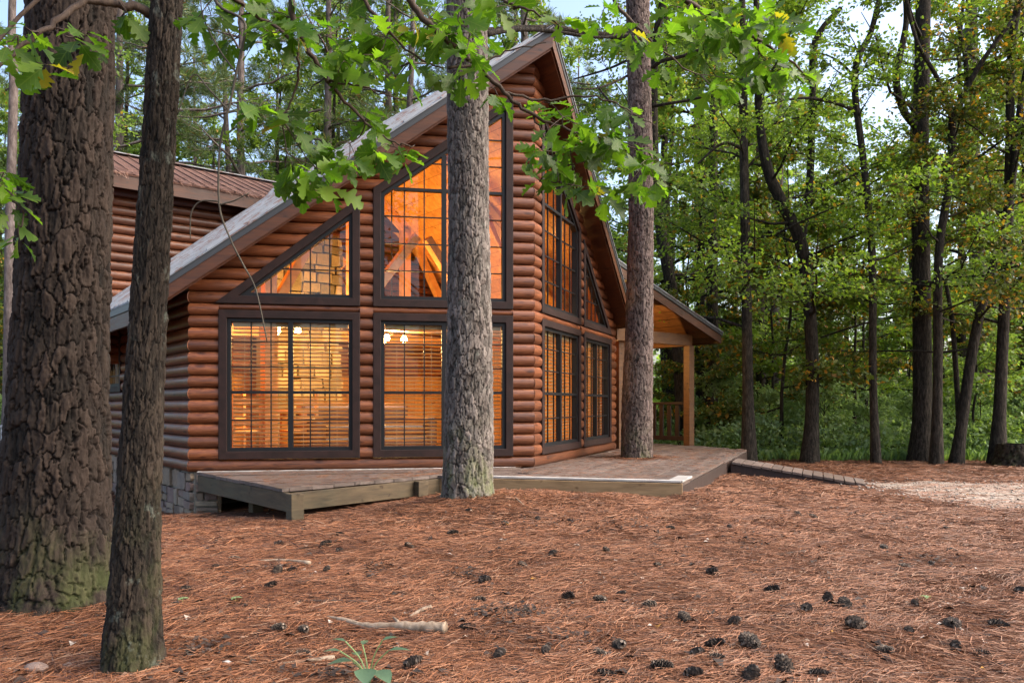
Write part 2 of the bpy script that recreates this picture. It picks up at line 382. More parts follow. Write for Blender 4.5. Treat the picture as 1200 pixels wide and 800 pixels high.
def facet_wall(sx):
    fn = facet(sx); L = Logs()
    const = lambda v: (lambda z, n: v)
    st = lambda z, n: -.55*n
    zi = 0
    while zi*PITCH < 5.36:
        z0 = zi*PITCH; z1 = z0+PITCH; zm = (z0+z1)/2
        en = (lambda z, n: min(WL+.55*n, roofw(z)))
        segs = []
        cuts = []
        if PITCH < zm < 2.08: cuts = [(const(WA0), const(WA1)), (const(WB0), const(WB1))]
        elif zm > 2.08:
            if wina(zm) > WA0: cuts.append((const(WA0), (lambda z, n: min(WA1, max(WA0, wina(z))))))
            if winb(zm) > WB0: cuts.append((const(WB0), (lambda z, n: max(WB0, winb(z)))))
        a = st
        for c0, c1 in cuts: segs.append((a, c0)); a = c1
        segs.append((a, en))
        for a, b in segs:
            if b(zm, 0)-a(zm, 0) > .02: L.log(fn, z0, z1, a, b)
        zi += 1
    for a, b in ((WA0, WA1), (WB0, WB1)): L.log(fn, 1.995, 2.085, const(a), const(b), .06)
    return L.build('log_wall', cabin)
facet_wall(-1); facet_wall(1)
# side walls
SW0, SW1, SWZ0, SWZ1 = 5.55, 6.7, 1.03, 2.08
for sx in (-1, 1):
    L = Logs(); fn = sidewall(sx)
    for zi in range(16):
        z0 = zi*PITCH; zm = z0+PITCH/2
        st = lambda z, n: CH*WL-.57*n
        if sx < 0 and SWZ0 < zm < SWZ1:
            L.log(fn, z0, z0+PITCH, st, lambda z, n: SW0); L.log(fn, z0, z0+PITCH, lambda z, n: SW1, lambda z, n: 13.)
        else: L.log(fn, z0, z0+PITCH, st, lambda z, n: 13.)
    L.build('log_wall', cabin)
# rear upper storey: wall facing the front, rising out of the main roof
L = Logs(); fr_ = lambda w, n, z: (w, 5.8-n, z)
for zi in range(10, 30):
    L.log(fr_, zi*PITCH, (zi+1)*PITCH, lambda z, n: -4.2-n, lambda z, n: 4.2+n)
L.build('log_wall', cabin)
for sx in (-1, 1):
    L = Logs(); fn = lambda w, n, z, sx=sx: (sx*(4.2+n), w, z)
    for zi in range(14, 36):
        zm = (zi+.5)*PITCH; gable = lambda z: (z-4.46)/.4 if z > 4.46 else 0
        if 7.9-5.8-gable(zm) < .1: break
        L.log(fn, zi*PITCH, (zi+1)*PITCH, (lambda z, n: 5.8+max(0, gable(z))-n*.6), (lambda z, n: 10.0-max(0, gable(z))+n*.6))
    L.build('log_wall', cabin)

# ---- windows
def inset(poly, d):
    n = len(poly); out = []
    A = sum(poly[i][0]*poly[(i+1) % n][1]-poly[(i+1) % n][0]*poly[i][1] for i in range(n)); sg = 1 if A > 0 else -1
    lines = []
    for i in range(n):
        p, q = np.array(poly[i]), np.array(poly[(i+1) % n]); e = (q-p)/np.linalg.norm(q-p); nn = np.array([-e[1], e[0]])*sg
        lines.append((p+nn*d, e))
    for i in range(n):
        (p, e), (q, f) = lines[i-1], lines[i]
        tt = np.linalg.solve(np.column_stack([e, -f]), q-p)[0]; out.append(tuple(p+e*tt))
    return out
def span(poly, axis, v):               # extent of the polygon along the line coord[axis] = v
    hits = []
    for i in range(len(poly)):
        p, q = poly[i], poly[(i+1) % len(poly)]
        if (p[axis]-v)*(q[axis]-v) < 0:
            tt = (v-p[axis])/(q[axis]-p[axis]); hits.append(p[1-axis]+(q[1-axis]-p[1-axis])*tt)
    return (min(hits), max(hits)) if len(hits) >= 2 else None
def stick(mb, poly, fn, axis, v, wd, n0, n1, lim=None):
    sp = span(poly, axis, v)
    if not sp: return
    a, b = sp
    if lim: a, b = max(a, lim[0]), min(b, lim[1])
    if b-a < .02: return
    rect = [(v-wd/2, a), (v+wd/2, a), (v+wd/2, b), (v-wd/2, b)] if axis == 0 else [(a, v-wd/2), (b, v-wd/2), (b, v+wd/2), (a, v+wd/2)]
    mb.prism(rect, fn, n0, n1)
def window(fn, poly, vthick=(), vthin=(), hthick=(), hthin=(), blind=False):
    fr = MB().ring(poly, inset(poly, .098), fn, -.02, .078).build('window', M['trim_paint'], cabin, bevel=.006)
    si = inset(poly, .096); so = inset(poly, .142); s = MB().ring(si, so, fn, -.04, .045)
    for v in vthick: stick(s, so, fn, 0, v, .062, -.03, .043)
    for v in hthick: stick(s, so, fn, 1, v, .036, -.03, .041)
    s.build('sash', M['sash_paint'], fr)
    m = MB()
    for v in vthin: stick(m, so, fn, 0, v, .015, .0, .02)
    for v in hthin: stick(m, so, fn, 1, v, .015, .001, .021)
    m.build('muntin', M['sash_paint'], fr)
    MB().add([fn(a, -.008, b) for a, b in si], [tuple(range(len(si)))]).build('pane', M['glass'], fr)
    if blind:
        mid = (so[0][0]+so[1][0])/2
        for a, b in ((so[0][0]+.01, mid-.01), (mid+.01, so[1][0]-.01)):
            bl = MB(); z = so[0][1]+.02; top = so[2][1]-.05; k = 0
            while z < top:
                tl = .011 if z < .95 else .008
                wa, wb = a, b; y0, y1 = -.095, -.052
                V = [fn(wa, y0, z-tl), fn(wb, y0, z-tl), fn(wb, y1, z+tl), fn(wa, y1, z+tl), fn(wa, y0, z-tl+.0035), fn(wb, y0, z-tl+.0035), fn(wb, y1, z+tl+.0035), fn(wa, y1, z+tl+.0035)]
                bl.add(V, [(0, 1, 2, 3), (4, 7, 6, 5), (0, 4, 5, 1), (2, 6, 7, 3), (0, 3, 7, 4), (1, 5, 6, 2)]); z += .0505+rng.normal(0, .0015); k += 1
            bl.prism([(a, top), (b, top), (b, top+.07), (a, top+.07)], fn, -.12, -.045)
            for q in (.2, .8):
                wq = a+(b-a)*q; bl.prism([(wq-.002, so[0][1]), (wq+.002, so[0][1]), (wq+.002, top), (wq-.002, top)], fn, -.051, -.048)
            bl.build('blind', M['blind_slat'], fr)
    return fr
def cols(a, b, n): return [a+(b-a)*i/n for i in range(1, n)]
for sx in (-1, 1):
    fn = facet(sx)
    for a, b in ((WA0, WA1), (WB0, WB1)):
        po = [(a, .155), (b, .155), (b, 2.0), (a, 2.0)]; mid = (a+b)/2
        th = cols(a+.14, mid, 3)+cols(mid, b-.14, 3)
        window(fn, po, [mid], th, [.985], [1.30, 1.61, .64], True)
    mid = (WA0+WA1)/2
    window(fn, [(WA0, 2.08), (WA1, 2.08), (WA1, 5.065-.718*WA1), (WA0, 5.065-.718*WA0)], [mid], cols(WA0+.14, mid, 3)+cols(mid, WA1-.14, 3), [3.60], [2.55, 2.90, 3.25, 3.95, 4.3])
    mid = (WB0+WB1)/2
    window(fn, [(WB0, 2.08), (3.98, 2.08), (WB0, 2.08+.79*(3.98-WB0))], [], cols(WB0+.14, mid, 3)+[mid]+cols(mid, WB1-.14, 3), [], [2.53, 2.93])
fn = sidewall(-1)
window(fn, [(SW0, SWZ0), (SW1, SWZ0), (SW1, SWZ1), (SW0, SWZ1)], [], cols(SW0+.14, SW1-.14, 3), [1.55], [1.3, 1.8], False)

# ---- roof
TZ, SL = 5.69, .821
def roof_slab(sx, le, back, d0, d1, ap, name, mat, ribs=False, s_in=0., r0=0.):
    """slab under the roof plane between vertical offsets d0 (upper) and d1 (lower)"""
    mb = MB(); fr = lambda l: .5543*l-ap
    ls = np.linspace(r0, le, 2)
    V = []
    for d in (d0, d1):
        for l, s in ((r0, fr(r0)+s_in), (le, fr(le)+s_in), (le, back), (r0, back)): V.append((sx*l, s, TZ-SL*l-d))
    mb.add(V, [(0, 1, 2, 3), (7, 6, 5, 4), (0, 4, 5, 1), (1, 5, 6, 2), (2, 6, 7, 3), (3, 7, 4, 0)])
    if ribs:
        s = fr(0)+.03
        k = 0
        while s < back:
            l1 = min(le, (s+ap)/.5543) if s < fr(le) else le
            if l1 > .1:
                V = []
                for l in (0, l1-.02 if l1 < le else le):
                    z = TZ-SL*l-d0
                    V += [(sx*l, s, z), (sx*l, s+.016, z+.024), (sx*l, s+.034, z+.024), (sx*l, s+.05, z)]
                mb.add(V, [(0, 1, 5, 4), (1, 2, 6, 5), (2, 3, 7, 6), (0, 3, 2, 1), (4, 5, 6, 7)])
            s += .225
    return mb.build(name, mat, cabin)
for sx, le in ((-1, 4.45), (1, 3.88)):
    rf = roof_slab(sx, le, 13.4, -.0, .02, .46, 'metal_roof', M['galvanised'], True)
    roof_slab(sx, le-.005, 13.38, .021, .105, .445, 'drip_edge', M['drip_edge'])
    roof_slab(sx, le-.03, 13.3, .26, .30, .40, 'soffit', M['soffit_wood'])
    # boards along rake and eave, under the drip edge
    for nm, d0, d1, sa, sb in (('fascia_board', .107, .265, -.435, -.39),):
        mb = MB(); l = le-.02
        q = lambda l, s, d: (sx*l, s, TZ-SL*l-d)
        V = [q(0, sa, d0), q(l, sa+.5543*l, d0), q(l, sb+.5543*l, d0), q(0, sb, d0), q(0, sa, d1), q(l, sa+.5543*l, d1), q(l, sb+.5543*l, d1), q(0, sb, d1)]
        mb.add(V, [(0, 1, 2, 3), (7, 6, 5, 4), (0, 4, 5, 1), (1, 5, 6, 2), (2, 6, 7, 3), (3, 7, 4, 0)]).build(nm, M['fascia_wood'], cabin)
    mb = MB(); l = le-.02; zt = TZ-SL*l
    a = -.385+.5543*l
    mb.box((sx*(l-.02), (a+13.3)/2, zt-.20), (.04, 13.3-a, .18)).build('fascia_board', M['fascia_wood'], cabin)
MB().add([(-.13, -.47, TZ-.107+.015), (0, -.47, TZ+.015), (.13, -.47, TZ-.107+.015), (-.13, 13.4, TZ-.107+.015), (0, 13.4, TZ+.015), (.13, 13.4, TZ-.107+.015)], [(0, 1, 4, 3), (1, 2, 5, 4), (0, 3, 5, 2)]).build('ridge_cap', M['galvanised'], cabin)
# rear block roof
def quadslab(pts, th, name, mat, dz=0.):
    V = [(x, y, z+dz) for x, y, z in pts]+[(x, y, z+dz-th) for x, y, z in pts]
    return MB().add(V, [(0, 1, 2, 3), (7, 6, 5, 4), (0, 4, 5, 1), (1, 5, 6, 2), (2, 6, 7, 3), (3, 7, 4, 0)]).build(name, mat, cabin)
EZ = 4.44
quadslab([(-4.55, 5.35, EZ), (4.55, 5.35, EZ), (4.55, 7.9, EZ+1.02), (-4.55, 7.9, EZ+1.02)], .03, 'metal_roof', M['straw_roof'])
quadslab([(-4.55, 10.45, EZ), (4.55, 10.45, EZ), (4.55, 7.9, EZ+1.02), (-4.55, 7.9, EZ+1.02)], .03, 'metal_roof', M['straw_roof'])
mb = MB(); x = -4.52
while x < 4.52:
    for sy in (-1, 1):
        y0 = 5.33 if sy < 0 else 10.47; mb.bar((x, y0, EZ+.008), (x, 7.9, EZ+1.028), .030, .010)
    x += .225
mb.build('roof_rib', M['straw_roof'], cabin)
MB().box((0, 7.9, EZ+1.035), (9.1, .24, .02)).build('ridge_cap', M['galvanised'], cabin)
quadslab([(-4.5, 5.40, EZ-.05), (4.5, 5.40, EZ-.05), (4.5, 7.9, EZ+.95), (-4.5, 7.9, EZ+.95)], .05, 'soffit', M['soffit_wood'])
quadslab([(-4.5, 10.4, EZ-.05), (4.5, 10.4, EZ-.05), (4.5, 7.9, EZ+.95), (-4.5, 7.9, EZ+.95)], .05, 'soffit', M['soffit_wood'])
MB().box((0, 5.385, EZ-.13), (9.06, .04, .2)).build('fascia_board', M['fascia_wood'], cabin)

V = []; nn_ = 1500                     # needles hanging over the rear eave and lying along it
for k in range(nn_):
    x = rng.uniform(-4.5, 4.5); y = 5.33+rng.random()**2*.7; z = EZ+.012+(y-5.35)*.41; L_ = rng.uniform(.08, .2); a_ = rng.normal(0, .5); dn = rng.uniform(.1, .9) if y < 5.45 else rng.uniform(-.05, .1)
    e_ = np.array([math.sin(a_)*L_, -math.cos(a_)*L_*(1-dn*.6), -dn*L_*.8 if y < 5.45 else -.41*math.cos(a_)*L_+.01]); p_ = np.array([x, y, z+.008]); s_ = np.array([.004, 0, .002])
    V.append([p_-s_, p_+s_, p_+e_+s_*.5, p_+e_-s_*.5])
t = NT('roof_straw_needle'); t.pbr(t.ramp(t.island(), [(0, (.08, .035, .02)), (.6, (.22, .10, .06)), (1, (.34, .2, .14))]), .7); M['roof_straw'] = t.m
np_mesh('needle_fringe', np.array(V).reshape(-1, 3), np.arange(nn_)[:, None]*4+np.array([[0, 1, 2, 3]]), M['roof_straw'], cabin)
# ---- stone foundation, one block per stone, under the left corner
mb = MB(); mo = MB()
def stones(fn, w0, w1, zb):
    mo.prism([(w0, zb), (w1, zb), (w1, -.005), (w0, -.005)], fn, -.2, -.012)
    z = -.005
    while z > zb:
        h = rng.uniform(.13, .24); w = w0
        while w < w1:
            ww = rng.uniform(.14, .34); e = min(w+ww, w1)
            parts = [(w, e, z-h, z)] if rng.random() < .6 else [(w, e, z-h*.5, z), (w, e, z-h, z-h*.5)]
            for a, b, c, d in parts:
                j = lambda: rng.uniform(-.012, .012); g = .010
                poly = [(a+g+j(), c+g+j()), ((a+b)/2+j(), c+g+j()), (b-g+j(), c+g+j()), (b-g+j(), (c+d)/2+j()), (b-g+j(), d-g+j()), ((a+b)/2+j(), d-g+j()), (a+g+j(), d-g+j()), (a+g+j(), (c+d)/2+j())]
                mb.prism(poly, fn, -.1, rng.uniform(.012, .05))
            w = e
        z -= h
stones(sidewall(-1), CH*WL-.02, 13., -1.3); stones(facet(-1), 3.95, WL-.04, -1.2)
mo.build('foundation', M['mortar'], cabin); mb.build('stone_facing', M['fieldstone'], cabin, bevel=.012)
MB().box((0, 8.2, -.35), (7.1, 9.5, .5)).build('foundation', M['mortar'], cabin)

# ---- inside
MB().add([(0, .12, .0), (3.55, CH*WL+.05, .0), (3.55, 6.5, .0), (-3.55, 6.5, .0), (-3.55, CH*WL+.05, .0)], [(0, 1, 2, 3, 4)]).build('plank_floor', M['pine_panel'], cabin)
for sx in (-1, 1):
    ic = []
    q = lambda l, s, d: (sx*l, s, TZ-SL*l-d)
    mb = MB()
    for k in range(16):                 # ceiling boards running back
        a, b = k*.23, k*.23+.226
        mb.add([q(a, .5543*a+.14, .36), q(b, .5543*b+.14, .36), q(b, 6.5, .36), q(a, 6.5, .36)], [(0, 1, 2, 3)])
    mb.build('ceiling', M['pine_panel'], cabin)
    mb = MB()
    for k in range(20):
        s0 = CH*WL+.1+k*.22; s1 = s0+.217
        if sx < 0 and SW0 < (s0+s1)/2 < SW1: parts = ((0, SWZ0), (SWZ1, 2.25))
        else: parts = ((0, 2.25),)
        for za, zb in parts: mb.add([(sx*3.6, s0, za), (sx*3.6, min(s1, 6.5), za), (sx*3.6, min(s1, 6.5), zb), (sx*3.6, s0, zb)], [(0, 1, 2, 3)])
    mb.build('inner_wall', M['pine_panel'], cabin)
mb = MB()
for k in range(36):
    a = -3.6+k*.2; b = a+.197; za = TZ-.36-SL*abs(a); zb = TZ-.36-SL*abs(b)
    mb.add([(a, 6.45, 0), (b, 6.45, 0), (b, 6.45, zb), (a, 6.45, za)], [(0, 1, 2, 3)])
mb.build('inner_wall', M['pine_panel'], cabin)
# timber posts, tie beam, braces (king-post truss) at one third of the room
mb = MB()
for s in (2.7, 5.2):
    mb.box((0, s, 2.08), (7.1, .18, .2))
    for l in (-2.5, -1.2, 1.2, 2.5):
        zt = TZ-.4-SL*abs(l); mb.box((l, s, (2.18+zt)/2), (.17, .16, zt-2.18))
        if abs(l) > 2: mb.bar((l*.95, s, 2.3), (l*.55, s, TZ-.45-SL*abs(l*.55)), .13, .13, (0, 1, 0))
    mb.bar((-1.1, s, 2.25), (-.1, s, 3.5), .13, .13, (0, 1, 0)); mb.bar((1.1, s, 2.25), (.1, s, 3.5), .13, .13, (0, 1, 0))
    for sx in (-1, 1): mb.bar((0, s, TZ-.46), (sx*3.5, s, TZ-.46-SL*3.5), .14, .16, (0, 1, 0))
for l, s in ((-2.5, 2.7), (1.2, 2.7), (-1.2, 5.2), (2.5, 5.2)): mb.box((l, s, .99), (.18, .18, 1.98))
mb.build('timber_frame', M['pine_beam'], cabin)
mb = MB(); mo = MB()
cx0, cx1, cs = -1.75, -.45, 4.6
mo.box(((cx0+cx1)/2, cs+.35, 1.9), (cx1-cx0-.04, .56, 3.8))
fnc = lambda w, n, z: (w, cs-n, z)
def stones2(fn, w0, w1, z0, z1):
    z = z0
    while z < z1:
        h = rng.uniform(.12, .24); w = w0
        while w < w1:
            e = min(w+rng.uniform(.18, .4), w1); j = lambda: rng.uniform(-.015, .015)
            mb.prism([(w+.012+j(), z+.012+j()), (e-.012+j(), z+.012+j()), (e-.012+j(), z+h-.012+j()), (w+.012+j(), z+h-.012+j())], fn, -.1, rng.uniform(.02, .06)); w = e
        z += h
stones2(fnc, cx0, cx1, 0, 3.6)
ch = mo.build('stone_fireplace', M['mortar'], cabin); mb.build('stone_facing', M['hearth_stone'], ch, bevel=.01)

# ---- lean-to porch on the right
PS0, PS1 = 1.62, 7.0
pz = lambda l: 2.32+.36*(6.45-l)
def pslab(l0, l1, s0, s1, d0, d1, name, mat, par=None):
    V = [(l, s, pz(l)-d) for d in (d0, d1) for l, s in ((l0, s0), (l1, s0), (l1, s1), (l0, s1))]
    return MB().add(V, [(0, 1, 2, 3), (7, 6, 5, 4), (0, 4, 5, 1), (1, 5, 6, 2), (2, 6, 7, 3), (3, 7, 4, 0)]).build(name, mat, par or cabin)
pr = pslab(2.55, 6.5, PS0, PS1, 0, .02, 'porch_roof', M['galvanised'])
pslab(2.6, 6.49, PS0+.01, PS1, .022, .085, 'drip_edge', M['drip_edge'], pr)
pslab(2.9, 6.47, PS0+.03, PS0+.075, .087, .25, 'fascia_board', M['fascia_wood'], pr)
pslab(6.43, 6.47, PS0+.08, PS1, .087, .25, 'fascia_board', M['fascia_wood'], pr)
mb = MB(); l = 2.9; k = 0
while l < 6.4:
    V = [(a, s, pz(a)-.235) for a, s in ((l, PS0+.08), (min(l+.285, 6.42), PS0+.08), (min(l+.285, 6.42), PS1), (l, PS1))]; mb.add(V, [(0, 1, 2, 3)]); l += .3
mb.build('ceiling', M['porch_wood'], pr)
MB().box((5.98, (2.05+PS1)/2, 2.13), (.14, PS1-2.05, .22)).build('beam', M['porch_wood'], pr)
MB().box((4.85, 2.08, 2.13), (2.1, .14, .22)).build('beam', M['porch_wood'], pr)
# wall infill between main roof and porch ceiling is open; gable board of the porch against the house
MB().add([(3.9, 2.12, 2.02), (4.5, 2.12, 2.02), (4.5, 2.12, pz(4.5)-.26), (3.9, 2.12, pz(3.9)-.26)], [(0, 1, 2, 3)]).build('gable_board', M['porch_wood'], pr)
for l, s in ((5.98, 2.08), (4.05, 2.2), (5.98, 5.3)):
    MB().box((l, s, 1.01), (.155, .155, 2.02)).build('porch_post', M['porch_wood'], cabin, bevel=.008)
# lantern on the house wall under the porch
lan = empty('porch_lantern', loc2w(4.03, 2.75, 1.72), 'small lit wall lantern under the porch ceiling behind the deck pine', 'lantern', None, RZ)
mb = MB().box((-.1, 0, .16), (.2, .05, .03)).box((0, 0, .2), (.15, .15, .02)).box((0, 0, 0), (.13, .13, .015))
for a in (-1, 1):
    for b in (-1, 1): mb.box((a*.06, b*.06, .1), (.012, .012, .19))
mb.build('lantern_cage', M['dark_iron'], lan); MB().tube([(0, 0, .03), (0, 0, .06), (0, 0, .11), (0, 0, .15)], [.02, .035, .035, .012], 10).build('bulb', M['bulb_glow'], lan, True)
# railing along the porch's outer edge
rail = empty('porch_railing', loc2w(5.98, 2.2, 0), 'dark brown wooden railing with upright balusters behind the porch post', 'railing', None, RZ)
for z, h in ((.86, .05), (.14, .09)): MB().box((0, 1.5, z), (.09 if z > .5 else .05, 3.0, h)).build('handrail' if z > .5 else 'bottom_rail', M['rail_wood'], rail, bevel=.005)
for k in range(14): MB().box((rng.normal(0, .003), .18+k*.205, .49), (.03, .10, .70)).build('baluster', M['rail_wood'], rail, bevel=.004)

# ================================================================== DECK
DZ = .325
deck = empty('wooden_deck', (-.2, 8.9, 0), 'low weathered grey brown plank deck wrapping around the cabin front', 'deck')
def clip(poly, a, b):                   # keep the part of poly left of line a->b
    out = []; n = len(poly); f = lambda p: (b[0]-a[0])*(p[1]-a[1])-(b[1]-a[1])*(p[0]-a[0])
    for i in range(n):
        p, q = poly[i], poly[(i+1) % n]; fp, fq = f(p), f(q)
        if fp >= 0: out.append(p)
        if fp*fq < 0: tt = fp/(fp-fq); out.append((p[0]+(q[0]-p[0])*tt, p[1]+(q[1]-p[1])*tt))
    return out
off = np.array([-.2, 8.9])
hole = (1.93, 11.95, .33)
def boards(mb, poly, d, wd=.14, th=.035, z=DZ):
    A = sum(poly[i][0]*poly[(i+1) % len(poly)][1]-poly[(i+1) % len(poly)][0]*poly[i][1] for i in range(len(poly)))
    if A < 0: poly = poly[::-1]
    d = np.array(d)/np.linalg.norm(d); nn = np.array([-d[1], d[0]]); pr = [np.dot(p, nn) for p in poly]; k = math.floor(min(pr)/(wd+.009))
    while k*(wd+.009) < max(pr):
        o = nn*k*(wd+.009); L0 = -30+rng.uniform(0, 3)
        while L0 < 30:
            L1 = L0+rng.choice([2.4, 3.0, 3.6])
            q = [tuple(o+d*(L0+.002)), tuple(o+d*L1), tuple(o+d*L1+nn*wd), tuple(o+d*(L0+.002)+nn*wd)]
            for i in range(len(poly)):
                if len(q) >= 3: q = clip(q, poly[i], poly[(i+1) % len(poly)])
            if len(q) >= 3:
                c = np.mean(q, 0); dz = rng.normal(0, .004)
                dirs = [q]
                # leave the hole round the trunk open
                pieces = [q]
                hx, hy, hr = hole
                if min(abs(np.dot(np.array([hx, hy])-o, nn)-wd/2), 9) < hr+wd/2:
                    hp = np.dot((hx, hy), d); half = math.sqrt(max(0, hr**2-min(hr, abs(np.dot(np.array([hx, hy])-o, nn)-wd/2))**2))+.02
                    pieces = []
                    e0 = d*(hp-half); e1 = d*(hp+half); u = nn*100
                    a_ = clip(q, tuple(e0-u), tuple(e0+u)); b_ = clip(q, tuple(e1+u), tuple(e1-u)); pieces = [a_, b_]
                for pc in pieces:
                    if len(pc) < 3: continue
                    n = len(pc); V = [(x-off[0], y-off[1], z+dz) for x, y in pc]+[(x-off[0], y-off[1], z+dz-th) for x, y in pc]
                    mb.add(V, [tuple(range(n)), tuple(range(2*n-1, n-1, -1))]+[(i, i+n, (i+1) % n+n, (i+1) % n) for i in range(n)])
            L0 = L1+.003
        k += 1
DL = np.array([-.9848, -.1736]); DR = np.array([.3746, .9272])
Lc = P0[:2]+DL*WL; Rc = P0[:2]+DR*WL; PP = tuple(P0[:2])
c1 = (-2.2, 7.5); c2 = (-.87, 9.0); c3 = (-.22, 8.62); c4 = (1.78, 8.10); c5 = (4.31, 14.1); c6 = (3.80, 15.35)
L0 = (-3.86, 9.40)
mb = MB()
g = .066
outL = (P0[:2]+np.array([.17, -.98])*g); 
boards(mb, [L0, c1, c2, (P0[0], P0[1]-.06)], DL); boards(mb, [c2, c3, (P0[0], P0[1]-.06)], DL)
boards(mb, [(P0[0], P0[1]-.06), c3, c4, c5, c6, tuple(Rc+np.array([.12, .0]))], DR)
h1 = loc2w(3.8, 6.5, 0)[:2]; h2 = loc2w(6.1, 6.5, 0)[:2]
boards(mb, [tuple(Rc+np.array([.12, 0])), c6, tuple(h2), tuple(h1)], DR)
mb.build('decking', M['deck_board'], deck)
def rim(p, q, z0, z1, mat, name='rim_board', th=.04, shift=0.):
    p = np.array(p)-off; q = np.array(q)-off; d = (q-p)/np.linalg.norm(q-p); nn = np.array([d[1], -d[0]])*shift
    mb = MB().bar((*(p+nn), (z0+z1)/2), (*(q+nn), (z0+z1)/2), th, z1-z0); return mb.build(name, mat, deck, bevel=.004)
# rim boards sit a little inside the board ends
ins = lambda p, c=(.2, 10.5), k=.03: tuple(np.array(p)+(np.array(c)-np.array(p))/np.linalg.norm(np.array(c)-np.array(p))*k)
rim(ins(L0), ins(c1), DZ-.225, DZ-.04, M['deck_timber']); rim(ins(c1), ins(c2), DZ-.215, DZ-.04, M['deck_timber'])
rim(ins(c2), ins(c3), DZ-.215, DZ-.04, M['deck_timber_new']); rim(ins(c3, k=-.024), ins(c4, k=-.024), DZ-.22, DZ-.004, M['deck_timber_new'])
rim(ins(c4), ins(c5), DZ-.22, DZ-.04, M['rail_wood']); rim(ins(c5), ins(c6), DZ-.3, DZ-.04, M['rail_wood'])
rim(c3, c4, DZ+.003, DZ+.026, M['deck_edge'], 'edge_board', .10, -.03)
e = np.array(c4)+(np.array(c5)-np.array(c4))*.09; rim(c4, e, DZ+.0035, DZ+.0265, M['deck_edge'], 'edge_board', .16, -.06)
rim(tuple(Lc+np.array([.1, -.10])), (P0[0]-.2, P0[1]-.14), DZ+.003, DZ+.012, M['deck_edge'], 'edge_board', .07)
def dpost(p, top=DZ-.04, w=.13):
    z0 = gz(*p)-.15; MB().box((p[0]-off[0], p[1]-off[1], (z0+top)/2), (w, w, top-z0), np.array([[.766, -.643, 0], [.643, .766, 0], [0, 0, 1]])).build('post', M['deck_timber'], deck, bevel=.006)
dpost((-2.12, 7.50)); dpost((-1.04, 8.72)); dpost((-3.0, 9.0)); dpost((.5, 8.6)); dpost((3.2, 11.8))
# ---- ramp
ramp = empty('access_ramp', (3.5, 11.9, 0), 'short grey plank ramp sloping from the deck edge to the ground', 'ramp')
ra = np.array([3.30, 11.55]); rb = np.array([3.62, 12.35]); rdir = np.array([.93, -.36]); rdir /= np.linalg.norm(rdir); RLn = 1.85
zA = DZ-.03; zB = gz(*(ra+rdir*RLn))+.025
mb = MB(); nb = 13
for k in range(nb):
    t0, t1 = k/nb+.004, (k+1)/nb-.004; dz = rng.normal(0, .003)
    V = []
    for th in (0, -.032):
        for t_, p in ((t0, ra), (t1, ra), (t1, rb), (t0, rb)):
            q = p+rdir*RLn*t_; V.append((q[0]-3.5, q[1]-11.9, zA+(zB-zA)*t_+th+dz))
    mb.add(V, [(0, 1, 2, 3), (7, 6, 5, 4), (0, 4, 5, 1), (1, 5, 6, 2), (2, 6, 7, 3), (3, 7, 4, 0)])
mb.build('decking', M['deck_board'], ramp)
mb = MB()
for p in (ra+np.array([0, .03]), rb-np.array([0, .03])):
    q = p+rdir*RLn
    mb.add([(p[0]-3.5, p[1]-11.9, zA-.035), (q[0]-3.5, q[1]-11.9, zB-.035), (q[0]-3.5, q[1]-11.9, zB-.10), (p[0]-3.5, p[1]-11.9, zA-.25),
            (p[0]-3.5, p[1]-11.86, zA-.035), (q[0]-3.5, q[1]-11.86, zB-.035), (q[0]-3.5, q[1]-11.86, zB-.10), (p[0]-3.5, p[1]-11.86, zA-.25)],
           [(0, 1, 2, 3), (7, 6, 5, 4), (0, 4, 5, 1), (1, 5, 6, 2), (2, 6, 7, 3), (3, 7, 4, 0)])
mb.build('side_board', M['rail_wood'], ramp)

# ================================================================== FURNITURE BEHIND THE WINDOWS
def chandelier(p, label, n):
    e = empty('chandelier', p, label, 'chandelier', 'lit chandeliers inside the cabin')
    lp = w2loc(p); top = (TZ-.36-SL*abs(lp[0]))+P0[2]-p[2]
    mb = MB().tube([(0, 0, .12), (0, 0, top)], .012, 8).tube([(0, 0, .08), (0, 0, .12), (0, 0, .2), (0, 0, .24)], [.02, .05, .05, .02], 12)
    sh = MB()
    for k in range(n):
        a = k*2*math.pi/n+.3; x, y = .2*math.cos(a), .2*math.sin(a)
        mb.tube([(0, 0, .16), (x*.5, y*.5, .2), (x, y, .12), (x, y, .07)], .009, 6)
        MB().tube([(x, y, .07), (x, y, .04), (x, y, -.0), (x, y, -.04)], [.02, .045, .05, .02], 12).build('bulb', M['bulb_glow'], e, True)
    mb.build('arm', M['dark_iron'], e)
    return e
def lamp(p, power, rad, col=(1, .58, .19), name='lamp_light'):
    d = bpy.data.lights.new(name, 'POINT'); d.energy = power; d.shadow_soft_size = rad; d.color = col
    o = bpy.data.objects.new(name, d); COL.objects.link(o); o.location = p; return o
c1p = at(333, 388, 11.6); c2p = at(459, 398, 12.4)
chandelier(c1p, 'lit lamp cluster hanging behind the left lower window with the double blinds', 3)
chandelier(c2p, 'lit lamp cluster hanging behind the lower window beside the central pine', 3)
c3p = at(650, 268, 13.0)
chandelier(c3p, 'lit lamp cluster high behind the upper window right of the prow corner', 3)
